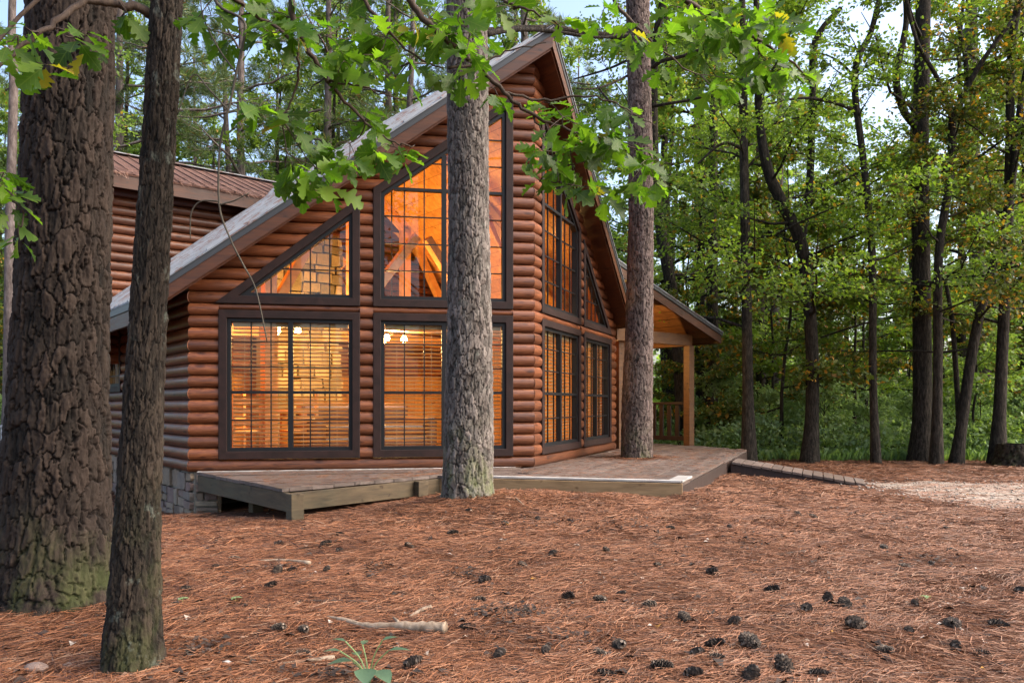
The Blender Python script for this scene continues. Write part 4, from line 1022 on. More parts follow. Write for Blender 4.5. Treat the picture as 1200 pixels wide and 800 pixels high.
# ================================================================== TREES
def bark_trunk(name, path, rad, sides, zs, cell, depth, mat, parent, seed, flare=.35, mosstop=.8, crack=.13):
    """path: points (local), rad: radius at each; zs: heights of the rings; bark plates cut into the surface"""
    path = np.asarray(path, float); r_ = np.random.default_rng(seed); zs = np.asarray(zs)
    cx = np.interp(zs, path[:, 2], path[:, 0]); cy = np.interp(zs, path[:, 2], path[:, 1]); rr = np.interp(zs, path[:, 2], rad)
    th = np.arange(sides)*2*math.pi/sides; TH, ZZ = np.meshgrid(th, zs); RR = np.repeat(rr[:, None], sides, 1); R0 = float(np.mean(rr[:len(rr)//2]))
    lob = 1+.25*np.cos(3*TH+seed)+.18*np.cos(5*TH+2.1*seed)
    RR = RR*(1+flare*np.exp(-np.clip(ZZ, -.1, None)/.22)*lob)*(1+.03*np.cos(2*TH+ZZ*.5)+.02*np.cos(3*TH-ZZ*.8))
    nc = max(6, round(2*math.pi*R0/cell[0])); lat = r_.random((nc, 4096, 3))
    def voro(nc, bz, lat, wu, wv):
        nz = lat.shape[1]
        u = TH/(2*math.pi)*nc+wu; v = ZZ/bz+wv+50; ui = np.floor(u).astype(int); vi = np.floor(v).astype(int)
        f1 = np.full(u.shape, 9.); f2 = f1.copy(); idv = np.zeros(u.shape)
        for a in (-1, 0, 1):
            for b in (-1, 0, 1):
                cu, cv = ui+a, vi+b; j = lat[cu % nc, cv % nz]; d = np.hypot(cu+j[..., 0]-u, (cv+j[..., 1]-v)*1.0)
                new = d < f1; f2 = np.where(new, f1, np.minimum(f2, d)); idv = np.where(new, j[..., 2], idv); f1 = np.where(new, d, f1)
        return f2-f1, idv
    N_ = lambda sc, vz, o, k=3: pnoise(TH, ZZ, sc/cell[0], vz, o+seed, R0, k)-.5
    ar = cell[0]/cell[1]
    d1, id1 = voro(nc, cell[1], lat, N_(.8, ar*1.3, 1)*1.3+N_(4, .5, 2, 2)*.45, N_(.8, ar*1.3, 3)*1.2+N_(4, .6, 4, 2)*.35)
    pl = np.clip(d1/crack, 0, 1)**.7
    q = np.clip(N_(1.6, .40, 5, 4)*1.5+.5, 0, .999)*7; ter = (np.floor(q)+np.clip((q-np.floor(q))*3.5-2.5, 0, 1))/7
    fur = np.clip(1-np.abs(N_(1.3, .16, 6, 3))*9, 0, 1)      # long furrows
    h = pl*(.40+.30*id1)+.42*ter*(.4+.6*pl)-.30*fur*(1-.3*pl)+.30*N_(7, .35, 7, 3)
    RR = RR+depth*(h-.72)
    V = np.stack([cx[:, None]+RR*np.cos(TH), cy[:, None]+RR*np.sin(TH), ZZ], -1).reshape(-1, 3)
    n = len(zs); i = np.arange(n-1)[:, None]*sides; j = np.arange(sides)[None]; j2 = (j+1) % sides
    F = np.stack([i+j, i+j2, i+sides+j2, i+sides+j], -1).reshape(-1, 4)
    return np_mesh(name, V, F, M[mat], parent, False, {'plate': np.clip(h*1.05, 0, 1).ravel(), 'low': np.clip(1-ZZ/mosstop, 0, 1).ravel(), 'tone': id1.ravel()})

def leaf_quads(P, D, Nn, size, wid=.34, fold=.1):
    D = norm(D); S_ = norm(np.cross(D, Nn)); U = np.cross(S_, D); s = size[:, None]
    b = P; m = P+D*s*.45+U*s*fold; e = P+D*s-U*s*fold*1.2
    V = np.stack([b, m-S_*s*wid, e, m+S_*s*wid], 1).reshape(-1, 3)
    return V, np.arange(len(P))[:, None]*4+np.array([[0, 1, 2, 3]])
def grow(path, rad, base_h, nl, spread, nleaf, lsize, r_, elev=(.15, .9), flat=.35, droop=.0, twigs=8, sides=10, low_long=True, style='leaf', limb_rad=.35):
    """trunk + limbs as one mesh, foliage as another"""
    path = np.asarray(path, float); rad = np.asarray(rad, float); V, F = tube(path, rad, sides); TV, TF, n = [V], [F], len(V)
    seg = np.concatenate([[0], np.cumsum(np.linalg.norm(np.diff(path, axis=0), axis=1))]); H = path[-1, 2]; LP, LD, LW = [], [], []
    hs = base_h+(H-base_h)*(np.linspace(0, 1, nl)**.9); ga = r_.uniform(0, 6.28)
    for k, h in enumerate(hs):
        h = min(H*.99, h+r_.normal(0, .15)); p = np.array([np.interp(h, path[:, 2], path[:, c]) for c in range(3)]); tr = np.interp(h, path[:, 2], rad); q = (h-base_h)/(H-base_h+1e-6)
        az = ga+k*2.4+r_.normal(0, .4); el = elev[0]+(elev[1]-elev[0])*q+r_.normal(0, .15)
        L = spread*(1-.72*q if low_long else math.sin(math.pi*min(.95, .25+.7*q)))*r_.uniform(.65, 1.15); d = np.array([math.cos(az)*math.cos(el), math.sin(az)*math.cos(el), math.sin(el)])
        ts = np.linspace(0, 1, 6); pts = p+d*L*ts[:, None]; pts[:, 2] += (.12-droop)*L*ts**2; pts[1:] += np.cumsum(r_.normal(0, .045*L, (5, 3)), 0)*.6
        r0 = min(tr*.8, max(.012, tr*limb_rad+.004*L)); a, b = tube(pts, r0*(1-ts*.85), 5); TV.append(a); TF.append(b+n); n += len(a)
        for j in range(twigs):
            t0 = r_.uniform(.25, 1); s0 = np.array([np.interp(t0, ts, pts[:, c]) for c in range(3)]); a2 = az+r_.choice((-1, 1))*r_.uniform(.25, 1.2); e2 = el*.5+r_.normal(.05, .25)
            l2 = L*r_.uniform(.2, .42)*(1.1-.5*t0)+.12; d2 = np.array([math.cos(a2)*math.cos(e2), math.sin(a2)*math.cos(e2), math.sin(e2)]); tt = np.linspace(0, 1, 4); tp = s0+d2*l2*tt[:, None]; tp[1:] += np.cumsum(r_.normal(0, .05*l2, (3, 3)), 0); tp[:, 2] -= droop*l2*tt**2
            a, b = tube(tp, r0*.28*(1-t0*.5)*(1-tt*.7)+.002, 3); TV.append(a); TF.append(b+n); n += len(a); LP.append(tp); LD.append(d2); LW.append(l2)
    LP = np.array(LP); LD = np.array(LD); LW = np.array(LW)
    if style == 'leaf':
        idx = r_.choice(len(LP), nleaf, p=LW/LW.sum()); t_ = r_.uniform(.1, 1.12, nleaf); f = np.clip(t_*3, 0, 2.999); i0 = f.astype(int); fr_ = (f-i0)[:, None]
        C = LP[idx, i0]*(1-fr_)+LP[idx, i0+1]*fr_; sg = np.minimum(LW[idx]*.22, .34)[:, None]; C = C+r_.normal(0, 1, (nleaf, 3))*sg*np.array([1, 1, flat])
        D = LD[idx]+r_.normal(0, .7, (nleaf, 3)); D[:, 2] -= .25; Nn = np.array([0, 0, 1.])+r_.normal(0, .42, (nleaf, 3)); LVv, LF = leaf_quads(C, D, Nn, lsize*r_.uniform(.6, 1.3, nleaf))
    else:                               # pine tufts
        nt = nleaf//18; idx = r_.choice(len(LP), nt, p=LW/LW.sum()); t_ = r_.uniform(.35, 1.05, nt); f = np.clip(t_*3, 0, 2.999); i0 = f.astype(int); fr_ = (f-i0)[:, None]
        C = LP[idx, i0]*(1-fr_)+LP[idx, i0+1]*fr_+r_.normal(0, .06, (nt, 3)); C = np.repeat(C, 18, 0); D = np.repeat(LD[idx], 18, 0)*.7+r_.normal(0, .6, (len(C), 3)); D[:, 2] += .15
        LVv, LF = leaf_quads(C, D, r_.normal(0, 1, (len(C), 3)), lsize*r_.uniform(.7, 1.2, len(C)), .035, .0)
    return (np.concatenate(TV), np.concatenate(TF)), (LVv, LF)
def tree(name, loc, label, group, T, Lf, bark, leaf, cat='tree'):
    e = empty(name, loc, label, cat, group); np_mesh('trunk', *T, M[bark], e, True); np_mesh('crown', *Lf, M[leaf], e); return e
def bendpath(H, r_, lean=.04, n=9):
    z = np.linspace(-.2, H, n); w = np.cumsum(r_.normal(0, lean*H/n, (n, 2)), 0); w -= w[0]; return np.column_stack([w, z])

# ---- the four near trunks
def ring_heights(z0, zd, step, z1, coarse=.12): return np.concatenate([np.arange(z0, zd, step), np.arange(zd, z1, coarse)])
def crown_for(e, base_pts, H, base_h, nl, spread, nleaf, mat, bark, style, seed, lsize):
    r_ = np.random.default_rng(seed); T, Lf = grow(base_pts, [.02, .018, .015, .012], base_h, nl, spread, nleaf, lsize, r_, style=style, sides=6)
    np_mesh('limbs', *T, M[bark], e, True); np_mesh('crown', *Lf, M[leafmat(mat)], e)
leafmat = lambda m: m
def near_pine(label, base_img, d, prof, sides, step, cell, depth, mat, seed, H=17, crown_h=9.5, mosstop=.8, flare=.3):
    """prof: (image y, left x, right x) silhouette readings of the trunk"""
    bx = (prof[0][1]+prof[0][2])/2; base = at(bx, base_img, d); base[2] = gz(base[0], base[1]); pts = []; rad = []
    for y, xl, xr in prof:
        c = at((xl+xr)/2, y, d)-base; pts.append(c); rad.append((xr-xl)/2/900*d)
    pts = np.array(pts); rad = np.array(rad)
    o = np.argsort(pts[:, 2]); pts, rad = pts[o], rad[o]; top = pts[-1]; sl = (pts[-1]-pts[-2])/(pts[-1, 2]-pts[-2, 2])
    end = top+sl*(H-top[2])*.5; end[2] = H; pts = np.vstack([pts[0]-np.array([0, 0, .6]), pts, end]); rad = np.concatenate([[rad[0]], rad, [.05]])
    e = empty('pine_tree', base, label, 'tree'); vis = top[2]+.5
    bark_trunk('trunk', pts, rad, sides, ring_heights(-.35, vis, step, H), cell, depth, mat, e, seed, flare, mosstop)
    r_ = np.random.default_rng(seed+50); cp = np.array([[np.interp(z, pts[:, 2], pts[:, c]) for c in range(3)] for z in np.linspace(crown_h-1, H, 8)]); cr = np.interp(cp[:, 2], pts[:, 2], rad)*.8
    T, Lf = grow(cp, cr, crown_h, 26, 3.6, 14000, .24, r_, elev=(.1, .7), style='pine', sides=8)
    np_mesh('limbs', *T, M['bark_mid'], e, True); np_mesh('crown', *Lf, M['pine_needle'], e); return e, base
big_pine, bp = near_pine('broad dark barked pine trunk filling the left edge, behind the slender one', 712, 4.25, [(712, -4, 124), (600, 8, 121), (400, 20, 121), (200, 29, 126), (0, 37, 131)], 300, .0056, (.056, .15), .034, 'bark_dark_pine', 3, mosstop=.55, flare=.20)
mid_pine, mp = near_pine('grey scaly pine trunk standing in front of the cabin windows', 586, 7.45, [(575, 520, 575), (520, 520, 577), (400, 524, 576), (250, 526, 573), (120, 524, 573), (0, 523, 571)], 220, .0080, (.045, .11), .024, 'bark_grey_pine', 5, flare=.1)
deck_pine, dp = near_pine('reddish grey pine trunk growing up through a hole in the deck', 541, 11.95, [(535, 728, 764), (470, 729, 764), (400, 733, 765), (250, 737, 766), (100, 735, 763), (0, 733, 761)], 180, .010, (.045, .12), .024, 'bark_red_pine', 8, flare=.06, mosstop=.9)
# dead limbs of the deck pine
def limb(e, base, pts, d, r0, r1, mat='bark_mid', dd=None, name='limb'):
    P = np.array([at(a, b, d+(dd[i] if dd else 0)) for i, (a, b) in enumerate(pts)])-base; P = smooth_path(P, 5)
    MB().tube(P, np.linspace(r0, r1, len(P)), 8).build(name, M[mat], e, True)
for pts, r0, r1, dd in (([(735, 46), (715, 42), (690, 39), (650, 33), (610, 33), (560, 36)], .05, .035, [0, -.1, -.3, -.6, -.9, -1.2]), ([(737, 70), (715, 80), (690, 88), (672, 93)], .022, .012, [0, .3, .5, .7]), ([(737, 88), (715, 99), (695, 104), (676, 104)], .018, .010, [0, -.3, -.5, -.6]),
        ([(763, 82), (775, 72), (800, 66), (830, 55), (850, 48)], .035, .02, [0, -.2, -.4, -.6, -.8]), ([(765, 125), (780, 122), (805, 118), (829, 113)], .026, .022, [0, -.2, -.3, -.5]), ([(742, 78), (738, 65), (732, 50)], .02, .01, [-.25, -.4, -.5]), ([(715, 120), (705, 108), (700, 100)], .02, .012, [.3, .5, .5]), ([(760, 48), (772, 30), (780, 10)], .025, .015, [0, -.2, -.3])):
    limb(deck_pine, dp, pts, 11.95, r0, r1, dd=dd)
limb(mid_pine, mp, [(570, 40), (600, 35), (640, 36), (700, 44), (735, 40)], 7.45, .03, .012, dd=[0, .3, .6, .8, 1.0])

# ---- slender oak, with the long leafy branches that hang into the view
ob = at(156, 784, 3.35); ob[2] = gz(ob[0], ob[1]); prof = [(780, 123, 184), (740, 127, 183), (600, 137, 185), (400, 151, 192), (200, 165, 202), (0, 178, 214)]
pts = np.array([at((a+b)/2, y, 3.35)-ob for y, a, b in prof]); rad = np.array([(b-a)/2/900*3.35 for y, a, b in prof]); rad[0] = rad[1]*1.0
OH = 9.0; end = pts[-1]+(pts[-1]-pts[-2])/(pts[-1, 2]-pts[-2, 2])*(OH-pts[-1, 2])*.6; end[2] = OH
pts = np.vstack([pts[0]-np.array([0, 0, .5]), pts, end]); rad = np.concatenate([[rad[0]], rad, [.03]])
oak = empty('oak_tree', ob, 'slender dark oak trunk at the left front with lobed leaf branches hanging over the view', 'tree')
bark_trunk('trunk', pts, rad, 200, ring_heights(-.3, 3.4, .006, OH, .06), (.026, .11), .017, 'bark_dark_oak', oak, 11, .22, .9)
def oakpt(z): return np.array([np.interp(z, pts[:, 2], pts[:, c]) for c in range(3)])+ob
wood = MB()
main = []
def branch(px_pts, ds, r0, r1, start=None, n=6):
    P = [at(a, b, d) for (a, b), d in zip(px_pts, ds)]
    if start is not None: P = [oakpt(start)]+[oakpt(start)*.5+P[0]*.5+np.array([0, 0, .25])]+P
    P = smooth_path(P, n); P[1:-1] += rng.normal(0, .004, (len(P)-2, 3)); wood.tube(P-ob, np.linspace(r0, r1, len(P)), 7); main.append(P); return P
branch([(455, -45), (490, 15), (527, 48), (560, 78), (590, 108), (625, 135), (665, 152), (715, 165), (760, 178)], [3.3, 3.35, 3.4, 3.5, 3.55, 3.6, 3.65, 3.7, 3.75], .020, .003, 4.0)
branch([(335, -40), (343, 20), (360, 55), (385, 95), (415, 130), (445, 158), (470, 170)], [3.1, 3.1, 3.15, 3.2, 3.25, 3.3, 3.3], .018, .003, 3.9)
branch([(255, -40), (290, 10), (335, 40), (350, 75), (345, 110), (330, 140)], [3.0, 3.05, 3.1, 3.15, 3.2, 3.2], .012, .003, 3.8)
branch([(760, -60), (805, 0), (850, 25), (895, 50), (930, 75), (950, 95)], [3.6, 3.7, 3.8, 3.9, 4.0, 4.0], .020, .003, 4.4)
branch([(700, -60), (720, 0), (745, 30), (770, 55), (800, 80)], [3.6, 3.6, 3.6, 3.6, 3.6], .016, .003, 4.4)
branch([(560, -50), (590, 0), (620, 12), (655, 30)], [3.4, 3.4, 3.4, 3.4], .014, .003, 4.2)
branch([(400, -50), (430, 5), (450, 30), (480, 62), (520, 80)], [3.3, 3.3, 3.35, 3.4, 3.4], .014, .003, 4.1)
branch([(178, 18), (160, 8), (130, 5), (100, 2), (60, 30), (30, 50), (-10, 85)], [3.35, 3.3, 3.25, 3.2, 3.1, 3.05, 3.0], .022, .006)
branch([(-60, 130), (-20, 195), (10, 225), (28, 250)], [3.0, 3.0, 3.0, 3.0], .010, .003, 3.0)
branch([(525, 80), (560, 75), (600, 60), (640, 50)], [3.4, 3.45, 3.5, 3.5], .007, .002)
branch([(590, 108), (640, 118), (690, 112), (735, 128), (770, 150)], [3.55, 3.6, 3.6, 3.65, 3.7], .007, .002)
branch([(385, 95), (420, 100), (455, 112), (480, 120)], [3.2, 3.2, 3.2, 3.2], .005, .002)
branch([(625, 135), (640, 165), (650, 190), (655, 215)], [3.6, 3.6, 3.6, 3.6], .005, .002)
# bare looping vine at the cabin's left
vine = MB()
vp = smooth_path([at(a, b, d) for a, b, d in ((235, -40, 3.0), (255, 5, 3.0), (283, 22, 3.0), (287, 40, 3.0), (277, 85, 3.0), (270, 120, 3.0), (258, 170, 3.0), (257, 240, 3.0), (270, 280, 3.0), (285, 310, 3.0), (300, 340, 3.0), (313, 400, 3.0))], 5)
vine.tube(vp-ob, np.linspace(.0065, .0025, len(vp)), 7)
for a in ([(257, 236), (235, 236), (224, 250), (223, 280)], [(257, 240), (275, 235), (292, 226)], [(277, 85), (258, 60), (238, 20), (234, -20)], [(268, 130), (245, 105), (226, 88), (208, 135)]):
    p = smooth_path([at(x, y, 3.0) for x, y in a], 4); vine.tube(p-ob, np.linspace(.004, .002, len(p)), 5)
vine.build('bare_branch', M['vine_bark'], oak, True)
# lobed leaves
LT = np.array([0, .03, .08, .14, .22, .27, .31, .36, .43, .50, .55, .59, .64, .71, .77, .81, .86, .92, .97, 1.0])
LWd = np.array([.010, .012, .02, .09, .20, .24, .13, .15, .30, .38, .33, .17, .19, .30, .31, .16, .17, .15, .06, .0])
def oak_leaf(b, d, nrm, L, r_):
    d = norm(d); s = norm(np.cross(d, nrm)); u = np.cross(s, d); curl = r_.uniform(-.05, .35); fold = r_.uniform(.05, .4); tw = r_.normal(0, .25); n = len(LT)
    asym = r_.uniform(.82, 1.18, (2, n)); wsc = r_.uniform(.85, 1.1)
    c = b+d*(L*LT)[:, None]-u*(curl*L*LT**2)[:, None]; su = s+u*0
    wl = (LWd*asym[0]*L*wsc)[:, None]; wr = (LWd*asym[1]*L*wsc)[:, None]; wav = (np.sin(LT*9+r_.uniform(0, 6))*.10)[:, None]
    lo = c-s*wl+u*wl*(fold+wav+tw*LT[:, None])-d*wl*-.25; hi = c+s*wr+u*wr*(fold-wav-tw*LT[:, None])+d*wr*.25
    V = np.stack([lo, c, hi], 1).reshape(-1, 3); uv = np.stack([np.stack([-LWd, LT], -1), np.stack([LWd*0, LT], -1), np.stack([LWd, LT], -1)], 1).reshape(-1, 2)
    i = np.arange(n-1)[:, None]*3; F = np.concatenate([i+np.array([[0, 1, 4, 3]]), i+np.array([[1, 2, 5, 4]])])
    return V, F, uv
clusters = [  # image centre, radii, depth, leaves
 (660, 135, 40, 22, 3.6, 20), (720, 165, 50, 26, 3.7, 34), (760, 195, 38, 26, 3.75, 26), (680, 195, 40, 30, 3.65, 26), (650, 175, 35, 25, 3.55, 16), (700, 225, 28, 14, 3.65, 8), (740, 140, 38, 20, 3.6, 16), (635, 215, 14, 12, 3.6, 4), (785, 215, 14, 12, 3.7, 5),
 (340, 205, 40, 20, 3.2, 18), (400, 185, 30, 18, 3.25, 14), (455, 178, 34, 16, 3.3, 14), (430, 140, 30, 25, 3.25, 12), (345, 150, 25, 25, 3.2, 10), (320, 130, 20, 14, 3.15, 6), (490, 178, 14, 14, 3.3, 4), (375, 215, 30, 14, 3.2, 8),
 (340, 25, 38, 26, 3.1, 26), (395, 40, 38, 28, 3.2, 26), (450, 50, 38, 30, 3.3, 28), (420, 80, 40, 14, 3.25, 10), (310, 45, 24, 26, 3.05, 12), (480, 85, 24, 14, 3.35, 8), (300, 10, 22, 16, 3.05, 8),
 (505, 22, 30, 26, 3.4, 20), (555, 30, 34, 30, 3.45, 26), (540, 75, 28, 24, 3.4, 14), (600, 12, 28, 14, 3.4, 8), (655, 32, 12, 14, 3.4, 4), (575, 110, 12, 10, 3.5, 3),
 (745, 50, 24, 22, 3.6, 16), (800, 20, 34, 24, 3.7, 22), (850, 45, 40, 32, 3.8, 32), (890, 75, 38, 26, 3.9, 26), (920, 35, 28, 26, 3.9, 16), (830, 95, 30, 18, 3.7, 12), (935, 95, 18, 18, 4.0, 8), (780, 60, 25, 22, 3.6, 10), (880, 15, 34, 16, 3.85, 14), (700, 15, 20, 12, 3.6, 6),
 (45, 42, 30, 16, 3.05, 12), (100, 55, 26, 22, 3.1, 11), (40, 75, 26, 14, 3.0, 8), (150, 22, 10, 16, 3.25, 4), (10, 50, 12, 12, 3.0, 4),
 (8, 235, 14, 26, 3.0, 11), (18, 272, 10, 12, 3.0, 4), (230, 20, 20, 18, 3.0, 8), (270, 38, 16, 14, 3.0, 5), (8, 200, 12, 10, 3.0, 4)]
LVs, LFs, LUs, ln_ = [], [], [], 0
allm = np.concatenate(main)
for (cx_, cy_, rx, ry, d, nl) in clusters:
    cc = at(cx_, cy_, d); k = np.argmin(np.linalg.norm(allm-cc, axis=1)); s0 = allm[k]
    ntip = max(1, round(nl/3.5)); hub = s0*.35+cc*.65+np.array([0, 0, .01])
    hp = smooth_path([s0, s0*.6+hub*.4+rng.normal(0, .015, 3), hub], 4); wood.tube(hp-ob, np.linspace(.004, .0022, len(hp)), 5)
    for j in range(ntip):
        a = rng.uniform(0, 6.28); q = math.sqrt(rng.random()); dt = d+rng.normal(0, .13); tip = at(cx_+rx*q*math.cos(a), cy_+ry*q*math.sin(a), dt)
        tp = smooth_path([hub, (hub+tip)/2+rng.normal(0, .015, 3), tip], 3); wood.tube(tp-ob, np.linspace(.0022, .0014, len(tp)), 4)
        out = tip-hub
        for m in range(int(rng.integers(4, 6))):
            aa = m*1.35+rng.uniform(0, 1); dr = norm(out)*.5+np.array([math.cos(aa), math.sin(aa)*.9, rng.uniform(-.9, .1)]); up = np.array([0, 0, 1])+rng.normal(0, .65, 3)+np.array([0, -.45, 0])
            b = tip-norm(out)*rng.uniform(0, .04); L = rng.uniform(.07, .135); V, F, uv = oak_leaf(b+norm(dr)*.012, dr, up, L, rng)
            LVs.append(V-ob); LFs.append(F+ln_); LUs.append(uv); ln_ += len(V)
wood.build('branches', M['twig_bark'], oak, True)
np_mesh('foliage', np.concatenate(LVs), np.concatenate(LFs), M['leaf_oak'], oak, True, None, np.concatenate(LUs))
r_ = np.random.default_rng(77); cp = np.array([oakpt(z)-ob for z in np.linspace(3.6, OH, 8)])
T, Lf = grow(cp, np.linspace(.09, .02, 8), 4.6, 16, 2.4, 9000, .10, r_)
np_mesh('limbs', *T, M['twig_bark'], oak, True); np_mesh('crown', *Lf, M['leaf_wood'], oak)

# ---- the trees one can tell apart on the right
def seen_tree(name, label, d, pts, wpx, H, base_h, nl, spread, nleaf, bark, leaf, seed, forks=(), lsize=.085, elev=(.0, .8), group=None):
    """pts: image points of the stem from foot to where it leaves the picture; wpx: stem widths in pixels"""
    W = np.array([at(a, b, d) for a, b in pts]); base = W[0].copy(); base[2] = gz(base[0], base[1]); P = W-base; P[0, 2] = -.2
    rad = np.array(wpx)/2/900*d; r_ = np.random.default_rng(seed)
    top = P[-1]; 
    if H > top[2]+.5:
        k = max(2, int((H-top[2])/1.2)); sl = (P[-1]-P[-2])/max(.3, np.linalg.norm(P[-1]-P[-2])); ext = []
        for i in range(1, k+1): q = top+np.array([sl[0], sl[1], 0])*(H-top[2])*i/k*.5; q[2] = top[2]+(H-top[2])*i/k; ext.append(q+np.append(r_.normal(0, .08, 2), 0))
        P = np.vstack([P, ext]); rad = np.concatenate([rad, np.linspace(rad[-1]*.9, .015, k)])
    sp_ = smooth_path(P, 4); sr = np.interp(np.linspace(0, 1, len(sp_)), np.linspace(0, 1, len(P)), rad); sr[:3] *= np.array([1.5, 1.35, 1.15])
    sp_[:, 2] = np.maximum.accumulate(sp_[:, 2]+np.arange(len(sp_))*1e-4)
    sr = sr*.94; T, Lf = grow(sp_, sr, base_h*.82, nl+5, spread*1.05, int(nleaf*1.6), lsize, r_, elev=elev, sides=14, limb_rad=.2)
    TV, TF = [T[0]], [T[1]]; n = len(T[0])
    for fp, fw in forks:
        Q = smooth_path(np.array([at(a, b, d+dd) for a, b, dd in fp])-base, 5); a_, b_ = tube(Q, np.interp(np.linspace(0, 1, len(Q)), np.linspace(0, 1, len(fw)), np.array(fw)/2/900*d), 9); TV.append(a_); TF.append(b_+n); n += len(a_)
    return tree(name, base, label, group, (np.concatenate(TV), np.concatenate(TF)), Lf, bark, leaf)
seen_tree('forest_tree', 'straight thin trunk just right of the deck ramp top', 15.3, [(878, 541), (876, 430), (874, 300), (872, 200), (871, 120), (870, 20)], [16, 13, 12, 11, 10, 8], 11, 3.2, 18, 3.0, 7000, 'bark_mid', 'leaf_wood', 101, [([(872, 176, 0), (855, 168, -.3), (840, 172, -.5), (818, 192, -.7)], [5, 4, 3, 2])])
seen_tree('forest_tree', 'curving dark trunk with a flared foot behind the ramp', 15.2, [(948, 542), (952, 470), (950, 380), (940, 290), (915, 235), (900, 200), (890, 140), (888, 60)], [19, 16, 15, 15, 14, 13, 10, 8], 11, 3.4, 18, 3.2, 7000, 'bark_mid', 'leaf_wood', 102, [([(938, 285, 0), (948, 230, .2), (952, 120, .4), (955, 50, .5), (985, 10, .5)], [9, 9, 8, 8, 6])])
seen_tree('forest_tree', 'thin lichen spotted stem forking high between two dark trunks', 14.9, [(1027, 545), (1023, 440), (1022, 300), (1012, 190), (1002, 110), (1005, 70), (1020, 40), (1030, 0)], [10, 9, 9, 8, 8, 8, 7, 6], 9, 3.6, 12, 2.0, 2600, 'bark_mid', 'leaf_wood', 103, [([(1003, 130, 0), (975, 120, -.2), (940, 115, -.4), (900, 122, -.6)], [4, 4, 3, 2]), ([(1002, 95, 0), (990, 78, .1), (972, 66, .2), (955, 62, .3)], [4, 3, 2, 2])])
seen_tree('forest_tree', 'thickest straight trunk on the right with a side limb', 15.6, [(1080, 540), (1081, 470), (1080, 350), (1078, 200), (1080, 100), (1082, 0)], [28, 22, 21, 20, 18, 17], 15, 4.5, 16, 3.2, 6000, 'bark_mid', 'leaf_wood', 104, [([(1075, 150, 0), (1058, 128, -.3), (1050, 90, -.5), (1058, 50, -.6), (1062, 20, -.6), (1058, -30, -.6)], [9, 8, 8, 7, 6, 4])])
seen_tree('forest_tree', 'mossy thin trunk right beside the thickest trunk, forked like a Y', 14.6, [(1097, 548), (1099, 440), (1100, 300), (1113, 210), (1116, 140)], [13, 11, 10, 9, 9], 5.2, 3.3, 9, 2.2, 3500, 'bark_mid', 'leaf_yellow', 105, [([(1116, 140, 0), (1132, 105, .2), (1130, 60, .3), (1120, 20, .3)], [7, 6, 5, 4]), ([(1117, 137, 0), (1140, 90, -.3), (1163, 55, -.5), (1190, 20, -.6)], [8, 6, 5, 4]), ([(1116, 140, 0), (1100, 95, -.2), (1075, 50, -.4), (1062, 0, -.5)], [6, 5, 4, 4])])
seen_tree('forest_tree', 'leaning dark trunk tilted to the right near the picture edge', 14.8, [(1119, 546), (1128, 490), (1138, 420), (1150, 360), (1170, 290), (1185, 220), (1196, 120)], [15, 13, 12, 11, 10, 9, 7], 8, 3.0, 14, 2.6, 5200, 'bark_mid', 'leaf_yellow', 106, [([(1124, 500, 0), (1120, 430, .3), (1115, 370, .4), (1108, 330, .5)], [6, 6, 5, 4])])
seen_tree('forest_tree', 'straight dark trunk beside the stump at the right edge', 14.9, [(1168, 542), (1172, 470), (1175, 400), (1180, 300), (1183, 200), (1185, 60)], [19, 14, 13, 12, 11, 9], 10, 3.2, 16, 2.8, 5500, 'bark_mid', 'leaf_yellow', 107)
seen_tree('forest_tree', 'dark leaning trunk rising behind the porch roof', 18.5, [(803, 530), (797, 440), (790, 360), (780, 300), (770, 240), (766, 150), (768, 60)], [19, 16, 15, 15, 13, 11, 9], 13, 5.0, 16, 3.2, 6000, 'bark_mid', 'leaf_wood', 108)
seen_tree('pine_tree', 'pale grey pine trunk deep behind the leaning trunk on the right', 24, [(1150, 505), (1150, 400), (1146, 320), (1140, 200), (1138, 60)], [22, 20, 18, 17, 15], 22, 9, 14, 3.4, 5000, 'bark_pale', 'leaf_far', 109)
seen_tree('pine_tree', 'pale pine trunk in the woods just right of the porch post', 25, [(826, 500), (824, 420), (821, 320), (819, 220), (818, 80)], [14, 13, 12, 12, 10], 20, 9, 12, 3.0, 4500, 'bark_pale', 'leaf_far', 110)
seen_tree('pine_tree', 'pale pine trunk between the two dark trunks behind the ramp', 26, [(909, 500), (910, 420), (908, 350), (912, 250), (915, 100)], [14, 12, 11, 10, 9], 20, 9, 12, 3.0, 4500, 'bark_pale', 'leaf_far', 111)
seen_tree('pine_tree', 'thin grey pine trunk left of the big dark trunk at the picture edge', 17.5, [(8, 560), (10, 450), (11, 350), (12, 250), (16, 100)], [14, 13, 12, 11, 10], 20, 9, 14, 3.0, 9000, 'bark_pale', 'leaf_far', 112)
# stump
sp = at(1190, 545, 14.3); sp[2] = gz(sp[0], sp[1])-.05; st = empty('tree_stump', sp, 'wide mossy sawn stump at the right edge beside a dark trunk', 'stump')
zs = np.arange(-.1, .46, .02); o = bark_trunk('bark', [(0, 0, -.1), (0, 0, .5)], [.34, .29], 90, zs, (.08, .12), .05, 'bark_dark_oak', st, 21, .25, .7)
MB().tube([(0, 0, .40), (0, 0, .435)], [.285, .27], 30).build('cut_face', M['dead_wood'], st)

